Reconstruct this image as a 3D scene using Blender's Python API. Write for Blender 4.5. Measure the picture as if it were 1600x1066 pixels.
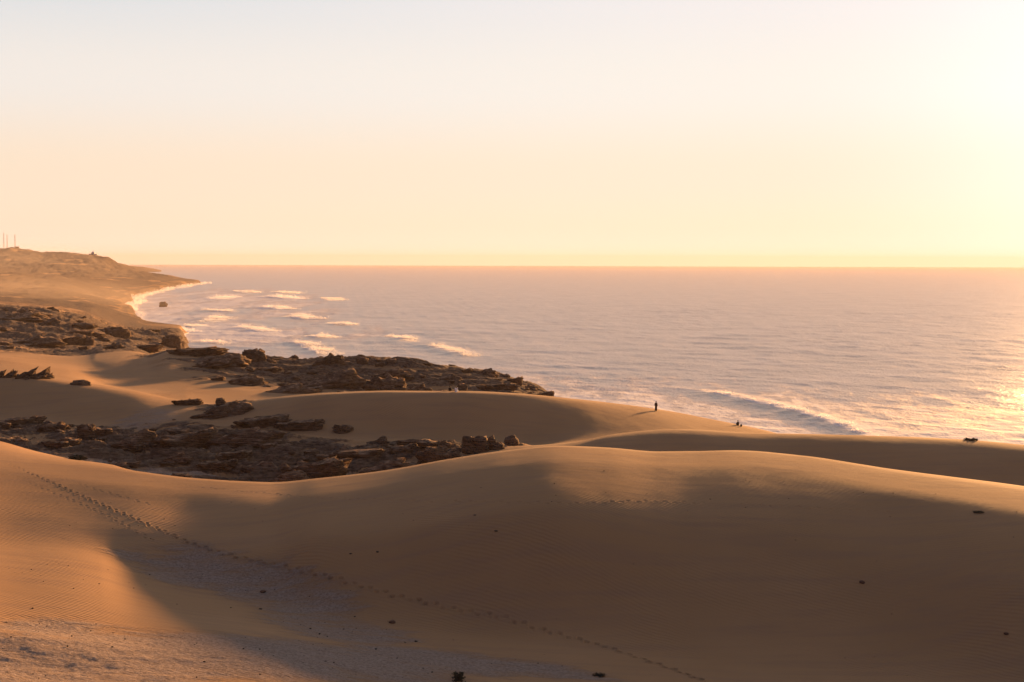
import bpy, math, random
import numpy as np
from mathutils import Vector, Matrix

# ------------------------------------------------------------------ camera, sky, sun, exposure
scene = bpy.context.scene
COL = scene.collection
for o in list(bpy.data.objects):
    bpy.data.objects.remove(o)
R = math.radians

CAM_H = 50.0
FPX = 2222.0                      # focal length in pixels of a 1600 px wide frame (50 mm on 36 mm)
PITCH = math.atan((533 - 410.5) / FPX)
ROLL = 0.0032
cam_d = bpy.data.cameras.new('camera')
cam = bpy.data.objects.new('camera', cam_d)
COL.objects.link(cam)
CAMROT = Matrix.Rotation(math.pi / 2 - PITCH, 3, 'X') @ Matrix.Rotation(ROLL, 3, 'Z')
cam.matrix_world = Matrix.Translation((0, 0, CAM_H)) @ CAMROT.to_4x4()
cam_d.sensor_width = 36.0
cam_d.lens = 36.0 * FPX / 1600
cam_d.clip_start = 0.5
cam_d.clip_end = 90000
scene.camera = cam

SUN_EL, SUN_AZ = 6.3, 26.5        # degrees; azimuth to the right of straight ahead
SUNV = Vector((math.sin(R(SUN_AZ)) * math.cos(R(SUN_EL)), math.cos(R(SUN_AZ)) * math.cos(R(SUN_EL)), math.sin(R(SUN_EL))))
world = bpy.data.worlds.new('World')
scene.world = world
world.use_nodes = True
wn, wl = world.node_tree.nodes, world.node_tree.links
wn.clear()
EXPOSURE = 2.0
sky = wn.new('ShaderNodeTexSky')
sky.sky_type = 'NISHITA'
sky.sun_disc = False
sky.sun_elevation = R(SUN_EL)
sky.sun_rotation = R(SUN_AZ)
sky.air_density = 1.0
sky.dust_density = 1.5
sky.ozone_density = 1.0
sky.altitude = 0
SKY_STRENGTH = 0.1
def wnode(typ, **kw):
    nd = wn.new(typ)
    for k, v in kw.items(): setattr(nd, k, v)
    return nd
def wput(nd, key, v):
    if isinstance(v, bpy.types.NodeSocket): wl.new(v, nd.inputs[key])
    else: nd.inputs[key].default_value = v
def wmath(op, a, b=0.0):
    nd = wnode('ShaderNodeMath', operation=op); wput(nd, 0, a); wput(nd, 1, b)
    return nd.outputs[0]
tc = wnode('ShaderNodeTexCoord')
sepv = wnode('ShaderNodeSeparateXYZ'); wput(sepv, 0, tc.outputs['Generated'])
zc = wmath('MAXIMUM', sepv.outputs[2], 0.004)
cmb = wnode('ShaderNodeCombineXYZ')
wput(cmb, 0, sepv.outputs[0]); wput(cmb, 1, sepv.outputs[1]); wput(cmb, 2, zc)
nrm = wnode('ShaderNodeVectorMath', operation='NORMALIZE'); wput(nrm, 0, cmb.outputs[0])
wput(sky, 'Vector', nrm.outputs[0])
# evening air over the sea: warm and bright low down, pale higher up, dusky blue overhead and away from the sun
elev = wmath('MULTIPLY', wmath('ARCSINE', zc), 180 / math.pi / 90)          # 0 horizon .. 1 zenith
def elev_ramp(stops):
    cr = wnode('ShaderNodeValToRGB'); wput(cr, 0, elev)
    e = cr.color_ramp; e.interpolation = 'EASE'
    while len(e.elements) > 1: e.elements.remove(e.elements[0])
    e.elements[0].position = stops[0][0] / 90; e.elements[0].color = (*stops[0][1], 1)
    for p, c in stops[1:]:
        k = e.elements.new(p / 90); k.color = (*c, 1)
    return cr.outputs[0]
toward = elev_ramp([(0, (1.06, 0.97, 0.80)), (1.6, (1.02, 0.88, 0.67)), (3.5, (0.98, 0.86, 0.69)), (7, (0.97, 0.91, 0.83)), (11, (0.94, 0.88, 0.86)), (20, (0.90, 0.76, 0.67)), (40, (0.41, 0.355, 0.36)), (90, (0.085, 0.135, 0.27))])
away = elev_ramp([(0, (1.06, 0.88, 0.72)), (1.6, (1.02, 0.80, 0.61)), (3.5, (0.97, 0.79, 0.61)), (7, (0.89, 0.83, 0.77)), (11, (0.71, 0.745, 0.77)), (20, (0.71, 0.65, 0.62)), (40, (0.33, 0.32, 0.37)), (90, (0.082, 0.13, 0.26))])
behind = elev_ramp([(0, (0.14, 0.135, 0.18)), (8, (0.165, 0.16, 0.225)), (20, (0.12, 0.14, 0.225)), (45, (0.085, 0.122, 0.24)), (90, (0.075, 0.122, 0.25))])
dots = wnode('ShaderNodeVectorMath', operation='DOT_PRODUCT'); wput(dots, 0, nrm.outputs[0]); dots.inputs[1].default_value = SUNV
ang = wmath('MULTIPLY', wmath('ARCCOSINE', wmath('MINIMUM', dots.outputs['Value'], 0.99999)), 180 / math.pi)
def wramp(v, a, b):
    nd = wnode('ShaderNodeMapRange', interpolation_type='SMOOTHSTEP'); wput(nd, 0, v); wput(nd, 1, a); wput(nd, 2, b)
    return nd.outputs[0]
def wmix(f, a, b, blend='MIX'):
    nd = wnode('ShaderNodeMix', data_type='RGBA', blend_type=blend)
    wput(nd, 0, f)
    for k, v in ((6, a), (7, b)):
        if isinstance(v, tuple): nd.inputs[k].default_value = (*v, 1)
        else: wput(nd, k, v)
    return nd.outputs[2]
c1 = wmix(wramp(ang, 8.0, 52.0), toward, away)
c2 = wmix(wramp(ang, 50.0, 125.0), c1, behind)
dot2 = wnode('ShaderNodeVectorMath', operation='DOT_PRODUCT'); wput(dot2, 0, nrm.outputs[0])
dot2.inputs[1].default_value = (math.sin(R(SUN_AZ)) * math.cos(R(4.0)), math.cos(R(SUN_AZ)) * math.cos(R(4.0)), math.sin(R(4.0)))
ang2 = wmath('MULTIPLY', wmath('ARCCOSINE', wmath('MINIMUM', dot2.outputs['Value'], 0.99999)), 180 / math.pi)
glow = wmath('POWER', wmath('SUBTRACT', 1.0, wramp(ang2, 0.0, 19.0)), 1.6)
c3 = wmix(glow, c2, (0.24, 0.24, 0.27), 'ADD')
emul = wnode('ShaderNodeVectorMath', operation='SCALE'); wput(emul, 0, c3); emul.inputs['Scale'].default_value = 1.0 / 2 ** EXPOSURE / SKY_STRENGTH
final = wmix(0.997, sky.outputs[0], emul.outputs[0])
bg = wnode('ShaderNodeBackground'); wput(bg, 'Color', final); bg.inputs['Strength'].default_value = SKY_STRENGTH
wo = wnode('ShaderNodeOutputWorld'); wl.new(bg.outputs[0], wo.inputs[0])

sun_d = bpy.data.lights.new('sun', 'SUN')
sun = bpy.data.objects.new('sun', sun_d)
COL.objects.link(sun)
sun_d.energy = 3.6
sun_d.angle = R(3.2)
sun_d.color = (1.0, 0.50, 0.18)
sun.rotation_euler = SUNV.to_track_quat('Z', 'Y').to_euler()
sun.location = (300, 500, 400)

vs = scene.view_settings
vs.view_transform = 'Standard'
vs.look = 'None'
vs.gamma = 1.0
vs.use_curve_mapping = False
vs.exposure = EXPOSURE

scene.render.engine = 'CYCLES'
scene.cycles.use_denoising = True
scene.cycles.volume_bounces = 1
scene.cycles.max_bounces = 6
scene.cycles.sample_clamp_indirect = 6.0

# ------------------------------------------------------------------ small helpers
def smooth(a, b, x):
    t = np.clip((x - a) / (b - a), 0, 1)
    return t * t * (3 - 2 * t)

def _h(ix, iy, seed):
    h = (ix.astype(np.int64) * 374761393 + iy.astype(np.int64) * 668265263 + seed * 974634777) & 0xFFFFFFFF
    h = ((h ^ (h >> 13)) * 1274126177) & 0xFFFFFFFF
    h = ((h ^ (h >> 16)) * 2246822519) & 0xFFFFFFFF
    return (h ^ (h >> 15)) & 0xFFFF

def perlin(x, y, seed=0):
    x = np.asarray(x, float); y = np.asarray(y, float)
    ix = np.floor(x); iy = np.floor(y)
    fx = x - ix; fy = y - iy
    ux = fx * fx * fx * (fx * (fx * 6 - 15) + 10); uy = fy * fy * fy * (fy * (fy * 6 - 15) + 10)
    def g(dx, dy):
        a = _h(ix + dx, iy + dy, seed) * (2 * math.pi / 65536.0)
        return np.cos(a) * (fx - dx) + np.sin(a) * (fy - dy)
    n00, n10, n01, n11 = g(0, 0), g(1, 0), g(0, 1), g(1, 1)
    return 1.5 * ((n00 * (1 - ux) + n10 * ux) * (1 - uy) + (n01 * (1 - ux) + n11 * ux) * uy)

def fbm(x, y, oct=4, seed=0, gain=0.5):
    s = 0; a = 1.0; t = 0
    for k in range(oct):
        s = s + a * perlin(x, y, seed + 17 * k); t += a
        a *= gain; x = x * 2.03 + 13.7; y = y * 2.03 - 7.3
    return s / t

def ray(px, py):
    v = Vector(((px - 800) / FPX, -(py - 533) / FPX, -1.0))
    return CAMROT @ v

def at(px, py, D):
    d = ray(px, py)
    t = D / d.y
    return Vector((d.x * t, D, CAM_H + d.z * t))

def pchip_slopes(x, y):
    h = np.diff(x, axis=0); d = np.diff(y, axis=0) / h
    m = np.zeros_like(y)
    w1 = 2 * h[1:] + h[:-1]; w2 = h[1:] + 2 * h[:-1]
    same = d[:-1] * d[1:] > 0
    with np.errstate(divide='ignore', invalid='ignore'):
        hm = (w1 + w2) / (w1 / d[:-1] + w2 / d[1:])
    m[1:-1] = np.where(same, hm, 0.0)
    m[0] = d[0]; m[-1] = d[-1]
    return m

def pchip1(xs, ys, q):
    xs = np.asarray(xs, float); ys = np.asarray(ys, float)
    m = pchip_slopes(xs, ys)
    q = np.clip(q, xs[0], xs[-1])
    k = np.clip(np.searchsorted(xs, q, side='right') - 1, 0, len(xs) - 2)
    h = xs[k + 1] - xs[k]; t = (q - xs[k]) / h
    return ((1 + 2 * t) * (1 - t) ** 2 * ys[k] + t * (1 - t) ** 2 * h * m[k] + t * t * (3 - 2 * t) * ys[k + 1] + t * t * (t - 1) * h * m[k + 1])

# ------------------------------------------------------------------ the lie of the land
# each line is one ridge, hollow or shore of the coast, from near to far: (photo column, distance in m, photo row or z in m)
Z = lambda v: ('z', v)
LAYERS = [
 [(-450, 4, Z(48.2)), (2050, 4, Z(48.2))],
 [(-450, 40, Z(36)), (800, 40, Z(33)), (2050, 40, Z(32))],
 [(-450, 66, Z(32.5)), (0, 66, Z(28.7)), (200, 66, Z(28.1)), (400, 66, Z(27.4)), (600, 66, Z(26.2)), (800, 68, Z(25.6)), (2050, 68, Z(24))],
 [(-450, 84, Z(31.5)), (-150, 84, Z(29.2)), (0, 84, Z(27.75)), (200, 84, Z(27.15)), (400, 84, Z(26.5)), (600, 85, Z(25.2)), (800, 86, Z(24.2)), (1200, 86, Z(23.2)), (1600, 86, Z(22.6)), (2050, 86, Z(22))],
 [(-450, 112, Z(31.6)), (-150, 112, Z(28.4)), (0, 112, Z(27.4)), (100, 112, Z(27.0)), (150, 112, Z(26.6)), (210, 111, Z(25.7)), (300, 109, Z(24.9)), (600, 101, Z(23.9)), (1000, 96, Z(23.2)), (1300, 93, Z(22.8)), (1600, 90, Z(22.4)), (2050, 89, Z(22))],
 [(-450, 134, Z(32.4)), (-150, 131, Z(29.7)), (0, 127, Z(28.15)), (100, 123, Z(27.7)), (200, 120, Z(27.3)), (300, 118, Z(26.9)), (420, 115.5, Z(26.8)), (500, 114.0, Z(27.90)), (600, 113.5, Z(28.44)), (700, 113.0, Z(29.56)), (800, 112.5, Z(30.48)), (870, 112.5, Z(30.81)), (950, 113.0, Z(30.53)), (1030, 113.5, Z(30.06)), (1080, 114.0, Z(29.92)), (1150, 114.0, Z(29.85)), (1250, 112.5, Z(29.24)), (1400, 108.0, Z(27.95)), (1600, 101.0, Z(27.32)), (1800, 95.0, Z(26.49)), (2050, 88.0, Z(25.67))],
 [(-450, 144, Z(33.0)), (-150, 141, Z(30.2)), (0, 136, Z(28.6)), (100, 132, Z(28.25)), (200, 129, Z(28.1)), (300, 126, Z(27.7)), (420, 123, Z(27.9)), (500, 122.0, Z(28.65)), (600, 121.5, Z(29.36)), (700, 121.0, Z(30.52)), (800, 120.5, Z(31.49)), (870, 120.5, Z(31.84)), (950, 121.0, Z(31.59)), (1030, 121.5, Z(31.16)), (1080, 122.0, Z(31.08)), (1150, 122.0, Z(31.12)), (1250, 120.5, Z(30.71)), (1400, 116.0, Z(29.74)), (1600, 109.0, Z(29.16)), (1800, 103.0, Z(28.38)), (2050, 96.0, Z(27.61))],
 [(-450, 154, Z(33.6)), (-150, 150, Z(30.6)), (0, 144, Z(28.95)), (100, 140, Z(28.65)), (200, 136.5, Z(28.5)), (300, 133.5, Z(28.3)), (420, 130, Z(28.4)), (500, 129.0, Z(29.03)), (600, 128.5, Z(29.83)), (700, 128.0, Z(31.01)), (800, 127.5, Z(32.00)), (870, 127.5, Z(32.37)), (950, 128.0, Z(32.14)), (1030, 128.5, Z(31.72)), (1080, 129.0, Z(31.68)), (1150, 129.0, Z(31.77)), (1250, 127.5, Z(31.47)), (1400, 123.0, Z(30.65)), (1600, 116.0, Z(30.10)), (1800, 110.0, Z(29.34)), (2050, 103.0, Z(28.60))],
 [(-450, 165, Z(34)), (-200, 160, 676), (0, 152, 713), (100, 148, 727), (200, 144, 738), (300, 140, 750), (420, 137, 757), (500, 136, 750), (600, 135.5, 738), (700, 135, 720), (800, 134.5, 705), (870, 134.5, 699), (950, 135, 702), (1030, 135.5, 708), (1080, 136, 707.5), (1150, 136, 706), (1250, 134.5, 714), (1400, 130, 738), (1600, 123, 767), (1800, 117, 800), (2050, 110, 840)],
 [(-450, 180, Z(30)), (-150, 176, 660), (0, 172, 690), (60, 171, 706), (120, 170, 719), (175, 168, 729), (215, 166, Z(23.4)), (420, 165, Z(20.4)), (870, 166, Z(21.5)), (1050, 168, Z(22.0)), (1200, 166, Z(22.0)), (1600, 163, Z(21.5)), (2050, 155, Z(21))],
 [(-450, 200, Z(27)), (0, 196, Z(23.4)), (120, 194, Z(22.4)), (200, 193, 730), (300, 194, 730), (400, 196, 730), (500, 196, 728), (600, 196, 718), (700, 196, 707), (800, 194, 701), (860, 191, 699), (905, 189, 694), (960, 190, 681), (1060, 192, 672), (1200, 192, 679), (1300, 191, 681), (1400, 190, 684), (1500, 188, 689), (1600, 186, 698), (1800, 182, 720), (2050, 176, 750)],
 [(-450, 240, Z(27)), (0, 240, 656), (150, 234, 662), (300, 221, 670), (400, 219, 676), (500, 218, 682), (600, 217, 686), (700, 216, 691), (800, 216, 697), (900, 216, Z(22.8)), (1060, 218, Z(22)), (1200, 222, Z(19.5)), (1600, 225, Z(14)), (2050, 225, Z(10))],
 [(-450, 275, Z(34)), (-150, 268, 572), (0, 262, 588), (60, 261, 592), (130, 258, 601), (200, 254, 612), (280, 249, 627), (325, 243, 633), (370, 239, 631), (450, 235, 621), (520, 233, 615.5), (620, 232, 612.5), (720, 232, 613), (800, 234, 616), (900, 239, 625), (960, 244, 632), (1025, 249, 641), (1100, 252, 655), (1200, 252, 676), (1300, 252, Z(16)), (1600, 250, Z(9)), (2050, 250, Z(6))],
 [(-450, 310, Z(27)), (0, 305, Z(25.4)), (200, 295, Z(22.6)), (280, 290, Z(20.5)), (370, 288, Z(19.0)), (620, 288, Z(18.2)), (860, 292, Z(15)), (1025, 300, Z(10)), (1200, 310, Z(4)), (1600, 300, Z(0.3)), (2050, 300, Z(0))],
 [(-450, 350, Z(28)), (0, 350, 566), (100, 350, 578), (200, 340, 602), (330, 345, 600), (500, 360, 603), (620, 360, 606), (760, 358, 608), (860, 355, 622), (950, 352, Z(8)), (1100, 355, Z(0.6)), (1200, 358, Z(-0.6)), (1600, 358, Z(-3)), (2050, 358, Z(-3))],
 [(-450, 470, Z(28)), (0, 440, 552), (100, 425, 561), (180, 385, 568), (230, 383, 566), (270, 390, 551), (330, 398, 551), (410, 402, 561), (480, 400, 562), (530, 398, 560), (620, 396, 563), (700, 394, 575), (760, 392, 582), (800, 390, 591), (860, 385, 617), (900, 400, Z(4)), (1000, 420, Z(-1)), (1600, 425, Z(-4)), (2050, 425, Z(-4))],
 [(-450, 560, Z(26)), (0, 560, 532), (100, 545, 545), (200, 560, 543), (270, 540, Z(9)), (330, 520, Z(2)), (410, 490, Z(-1)), (540, 490, Z(-2)), (860, 480, Z(-4)), (2050, 480, Z(-6))],
 [(-450, 800, Z(42)), (0, 780, 478), (60, 780, 482), (130, 800, 497), (200, 830, 522), (240, 850, 524), (281, 862, 527), (289, 866, Z(0.5)), (300, 868, Z(-2)), (860, 870, Z(-5)), (2050, 870, Z(-6))],
 [(-450, 1150, Z(60)), (0, 1150, 463), (60, 1150, 469), (130, 1150, 480), (180, 1150, 494), (206, 1150, Z(1.5)), (225, 1150, Z(-1)), (280, 1150, Z(-3)), (2050, 1150, Z(-6))],
 [(-450, 1600, Z(75)), (0, 1600, 448), (60, 1600, 452), (130, 1600, 462), (180, 1600, 474), (200, 1600, Z(0.3)), (212, 1600, Z(-1)), (260, 1600, Z(-3)), (2050, 1600, Z(-6))],
 [(-450, 2200, Z(92)), (0, 2200, 428), (60, 2200, 432), (130, 2200, 441), (190, 2200, 453), (226, 2200, Z(0.8)), (240, 2200, Z(-1)), (280, 2200, Z(-3)), (2050, 2200, Z(-6))],
 [(-450, 2950, Z(108)), (0, 2950, 401), (60, 2950, 405), (130, 2950, 411), (170, 2950, 419), (200, 2950, 427), (240, 2950, 437), (265, 2950, 444), (284, 2950, Z(0.5)), (300, 2950, Z(-1)), (340, 2950, Z(-3)), (2050, 2950, Z(-6))],
 [(-450, 3300, Z(112)), (-60, 3300, 388), (0, 3300, 390.5), (14, 3300, 388), (28, 3300, 389.5), (60, 3300, 393.5), (95, 3300, 397.3), (140, 3300, 398), (160, 3300, 400), (172, 3300, 406.5), (185, 3300, 411.5), (205, 3300, 418), (235, 3300, 426.5), (260, 3300, 433), (275, 3300, 437), (296, 3300, 440.5), (310, 3300, Z(0.6)), (325, 3300, Z(-1)), (360, 3300, Z(-3)), (2050, 3300, Z(-6))],
 [(-450, 3700, Z(95)), (0, 3700, Z(62)), (140, 3700, Z(42)), (200, 3700, Z(14)), (260, 3700, Z(-1)), (330, 3700, Z(-3)), (2050, 3700, Z(-6))],
 [(-450, 4600, Z(40)), (0, 4600, Z(8)), (140, 4600, Z(-2)), (2050, 4600, Z(-6))],
]
LU, LD, LZ = [], [], []
for L in LAYERS:
    us, ds, zs = [], [], []
    for (px, D, v) in L:
        if isinstance(v, tuple):
            x = (px - 800) / FPX * D; z = v[1]
        else:
            p = at(px, v, D); x, z = p.x, p.z
        us.append(x / D); ds.append(D); zs.append(z)
    LU.append(us); LD.append(ds); LZ.append(zs)
NL = len(LAYERS)
U0, U1 = -0.56, 0.56
UT = np.linspace(U0, U1, 2001)
KD = np.array([pchip1(LU[k], LD[k], UT) for k in range(NL)])
KZ = np.array([pchip1(LU[k], LZ[k], UT) for k in range(NL)])
KM = pchip_slopes(KD, KZ)

def knots(u):
    f = np.clip((u - U0) / (U1 - U0) * 2000, 0, 1999.999)
    i = f.astype(int); w = f - i
    return [A[:, i] * (1 - w) + A[:, i + 1] * w for A in (KD, KZ, KM)]

def base_height(x, y):
    x = np.asarray(x, float); y = np.asarray(y, float)
    far = smooth(850, 1200, y)
    x = x + far * (26 * fbm(x / 170, y / 210, 4, 81, 0.6) + 5 * np.abs(fbm(x / 26, y / 40, 3, 83)))
    out = np.empty(x.shape)
    for s in range(0, x.size, 200000):
        xx = x.flat[s:s + 200000]; yy = y.flat[s:s + 200000]
        yc = np.maximum(yy, 1.0)
        D, zz, M = knots(xx / yc)
        k = np.clip((D <= yc).sum(0) - 1, 0, NL - 2)
        j = np.arange(xx.size)
        d0, d1 = D[k, j], D[k + 1, j]; h = d1 - d0
        t = np.clip((yc - d0) / h, 0, 1)
        out.flat[s:s + 200000] = ((1 + 2 * t) * (1 - t) ** 2 * zz[k, j] + t * (1 - t) ** 2 * h * M[k, j]
                                  + t * t * (3 - 2 * t) * zz[k + 1, j] + t * t * (t - 1) * h * M[k + 1, j])
    return out

# rocky ground: soft patches (photo column, row, distance, half width m, half depth m, amplitude m)
PATCHES = [(120, 680, 214, 20, 15, 1.4), (300, 690, 206, 17, 15, 1.7), (420, 700, 200, 15, 16, 1.8), (530, 705, 198, 13, 15, 1.6), (640, 700, 200, 10, 13, 1.4),
           (740, 695, 204, 7, 9, 1.2), (10, 660, 222, 12, 12, 1.2), (350, 640, 240, 5, 5, 0.6), (470, 720, 188, 11, 9, 1.4),
           (330, 560, 430, 22, 30, 1.2), (420, 575, 395, 26, 40, 1.2), (520, 580, 390, 26, 45, 1.4), (620, 585, 385, 24, 45, 1.3), (720, 592, 380, 22, 40, 1.0), (810, 603, 372, 14, 35, 0.9),
           (100, 540, 520, 45, 60, 1.3), (180, 535, 600, 40, 90, 1.6), (40, 520, 640, 60, 110, 2.2), (120, 500, 730, 70, 120, 2.2), (250, 530, 800, 40, 90, 2.0), (20, 490, 740, 60, 80, 2.0)]
RP = []
for (px, py, D, rx, ry, a) in PATCHES:
    RP.append((at(px, py, D).x, D, rx, ry, a))

def rock_field(x, y):
    """(mask, height, darkness) of weathered crust"""
    m = np.zeros_like(x); amp = np.zeros_like(x)
    for (cx, cy, rx, ry, a) in RP:
        w = np.exp(-(((x - cx) / rx) ** 2 + ((y - cy) / ry) ** 2) ** 1.5)
        m = np.maximum(m, w); amp = np.maximum(amp, a * w)
    hd = smooth(650, 1050, y)
    m = np.clip(m * 1.5 + 0.35 * fbm(x / 9, y / 12, 3, 91) * smooth(0.0, 0.25, m), 0, 1)
    return m, amp, hd

def height(x, y, full=False):
    x = np.asarray(x, float); y = np.asarray(y, float)
    z = base_height(x, y)
    m, amp, hd = rock_field(x, y)
    sc = np.where(y < 275, 1.0, np.where(y < 470, 1.5, 2.4))
    wx = x + 1.5 * sc * fbm(x / (7 * sc), y / (7 * sc), 2, 5); wy = y + 2.0 * sc * fbm(x / (8 * sc), y / (8 * sc), 2, 6)
    n = fbm((wx * 0.95 + wy * 0.3) / (8.0 * sc), (wy * 0.95 - wx * 0.3) / (4.2 * sc), 5, 40, 0.52)
    v = n * 4.2 + 0.25
    st = np.floor(v) + smooth(0.45, 0.95, v - np.floor(v))        # ledges: flat treads, steep risers
    ledge = st / 4.2
    hh = 0.55 * ledge + 0.45 * n + 0.10 * np.abs(fbm(x / 1.1, y / 0.9, 3, 70)) * 1.0
    r = hh * amp * 2.2
    dark = m * smooth(-0.12, 0.16, n + 0.25 * (m - 0.55) + 0.10 * fbm(x / 1.5, y / 1.2, 3, 12))
    z = z + r * smooth(0.0, 0.5, m)
    # sand relief
    sand = 1 - m
    z = z + 0.7 * np.exp(-((x + 29.0) / 6.5) ** 2 - ((y - 81.0) / 3.0) ** 2)
    z = z + (0.035 * fbm(x / 17, y / 22, 2, 3) + 0.008 * fbm(x / 2.2, y / 2.6, 2, 4)) * np.where(y > 150, 1.8, 1.0) * smooth(55, 90, y)
    # headland: gullies and scrub
    hx = hd * smooth(0.5, 6.0, z)
    g = fbm(x / 90 + 0.3 * y / 200, y / 230, 5, 61, 0.55)
    z = z + hx * (g * 9.0 + 3.0 * np.abs(fbm((x + 0.25 * y) / 45, y / 160, 4, 64))) * smooth(1.5, 22, z)
    z = z + hd * 6.0 * smooth(0.2, 1.4, z) * smooth(30, 5, z)
    if full:
        hdark = hx * smooth(-0.30, 0.16, fbm(x / 60, y / 210, 5, 62, 0.6) + 0.22)
        hdark = np.maximum(hdark, hd * smooth(16, 4, z) * smooth(-1, 0.5, z) * (0.75 + 0.8 * fbm(x / 40, y / 120, 3, 66)))
        return z, np.maximum(dark, 0.95 * hdark), m
    return z

def hits(pts, dmin=60, dmax=4500):
    """where the lines of sight through photo points meet the ground"""
    Dg = dmin * (dmax / dmin) ** np.linspace(0, 1, 1400)
    res = []
    for (px, py) in pts:
        d = ray(px, py)
        X = d.x / d.y * Dg; Zr = CAM_H + d.z / d.y * Dg
        H = height(X, Dg)
        below = Zr <= H
        if not below.any():
            k = len(Dg) - 1; D = Dg[k]
        else:
            k = int(np.argmax(below))
            if k == 0: D = Dg[0]
            else:
                a = Zr[k - 1] - H[k - 1]; b = Zr[k] - H[k]
                D = Dg[k - 1] + (Dg[k] - Dg[k - 1]) * a / (a - b)
        x = d.x / d.y * D
        res.append((x, D, float(height(np.array([x]), np.array([D]))[0])))
    return res

def hit(px, py, dmin=60, dmax=4500):
    return hits([(px, py)], dmin, dmax)[0]

def ground(x, y):
    return float(height(np.array([float(x)]), np.array([float(y)]))[0])

# ------------------------------------------------------------------ node helpers and materials
class NT:
    def __init__(s, name):
        s.m = bpy.data.materials.new(name); s.m.use_nodes = True
        s.t = s.m.node_tree; s.t.nodes.clear()
    def n(s, typ, **kw):
        nd = s.t.nodes.new(typ)
        for k, v in kw.items(): setattr(nd, k, v)
        return nd
    def put(s, nd, key, v):
        if isinstance(v, bpy.types.NodeSocket): s.t.links.new(v, nd.inputs[key])
        elif isinstance(v, tuple) and len(v) == 3 and nd.inputs[key].type == 'RGBA': nd.inputs[key].default_value = (*v, 1)
        else: nd.inputs[key].default_value = v
    def pos(s, scale=(1, 1, 1), rot=(0, 0, 0)):
        g = s.n('ShaderNodeNewGeometry'); mp = s.n('ShaderNodeMapping')
        s.put(mp, 'Vector', g.outputs['Position']); mp.inputs['Scale'].default_value = scale; mp.inputs['Rotation'].default_value = rot
        return mp.outputs[0]
    def noise(s, vec, scale, detail=4, rough=0.5, dist=0.0):
        nd = s.n('ShaderNodeTexNoise'); s.put(nd, 'Vector', vec)
        s.put(nd, 'Scale', scale); s.put(nd, 'Detail', detail); s.put(nd, 'Roughness', rough); s.put(nd, 'Distortion', dist)
        return nd.outputs[0]
    def attr(s, name):
        return s.n('ShaderNodeAttribute', attribute_name=name).outputs['Fac']
    def ramp(s, v, a, b, lo=0.0, hi=1.0):
        nd = s.n('ShaderNodeMapRange', interpolation_type='SMOOTHSTEP')
        s.put(nd, 0, v); s.put(nd, 1, a); s.put(nd, 2, b); s.put(nd, 3, lo); s.put(nd, 4, hi)
        return nd.outputs[0]
    def math(s, op, a, b=0.0):
        nd = s.n('ShaderNodeMath', operation=op); s.put(nd, 0, a); s.put(nd, 1, b)
        return nd.outputs[0]
    def mix(s, f, a, b, blend='MIX'):
        nd = s.n('ShaderNodeMix', data_type='RGBA', blend_type=blend)
        s.put(nd, 0, f); s.put(nd, 6, a); s.put(nd, 7, b)
        return nd.outputs[2]
    def bump(s, h, strength, dist, normal=None):
        nd = s.n('ShaderNodeBump'); s.put(nd, 'Height', h); s.put(nd, 'Strength', strength); s.put(nd, 'Distance', dist)
        if normal is not None: s.put(nd, 'Normal', normal)
        return nd.outputs[0]
    def finish(s, color, rough=0.9, normal=None, spec=0.2, **kw):
        b = s.n('ShaderNodeBsdfPrincipled')
        s.put(b, 'Base Color', color); s.put(b, 'Roughness', rough); s.put(b, 'Specular IOR Level', spec)
        if normal is not None: s.put(b, 'Normal', normal)
        for k, v in kw.items(): s.put(b, k, v)
        o = s.n('ShaderNodeOutputMaterial'); s.t.links.new(b.outputs[0], o.inputs[0])
        return s.m

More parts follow.
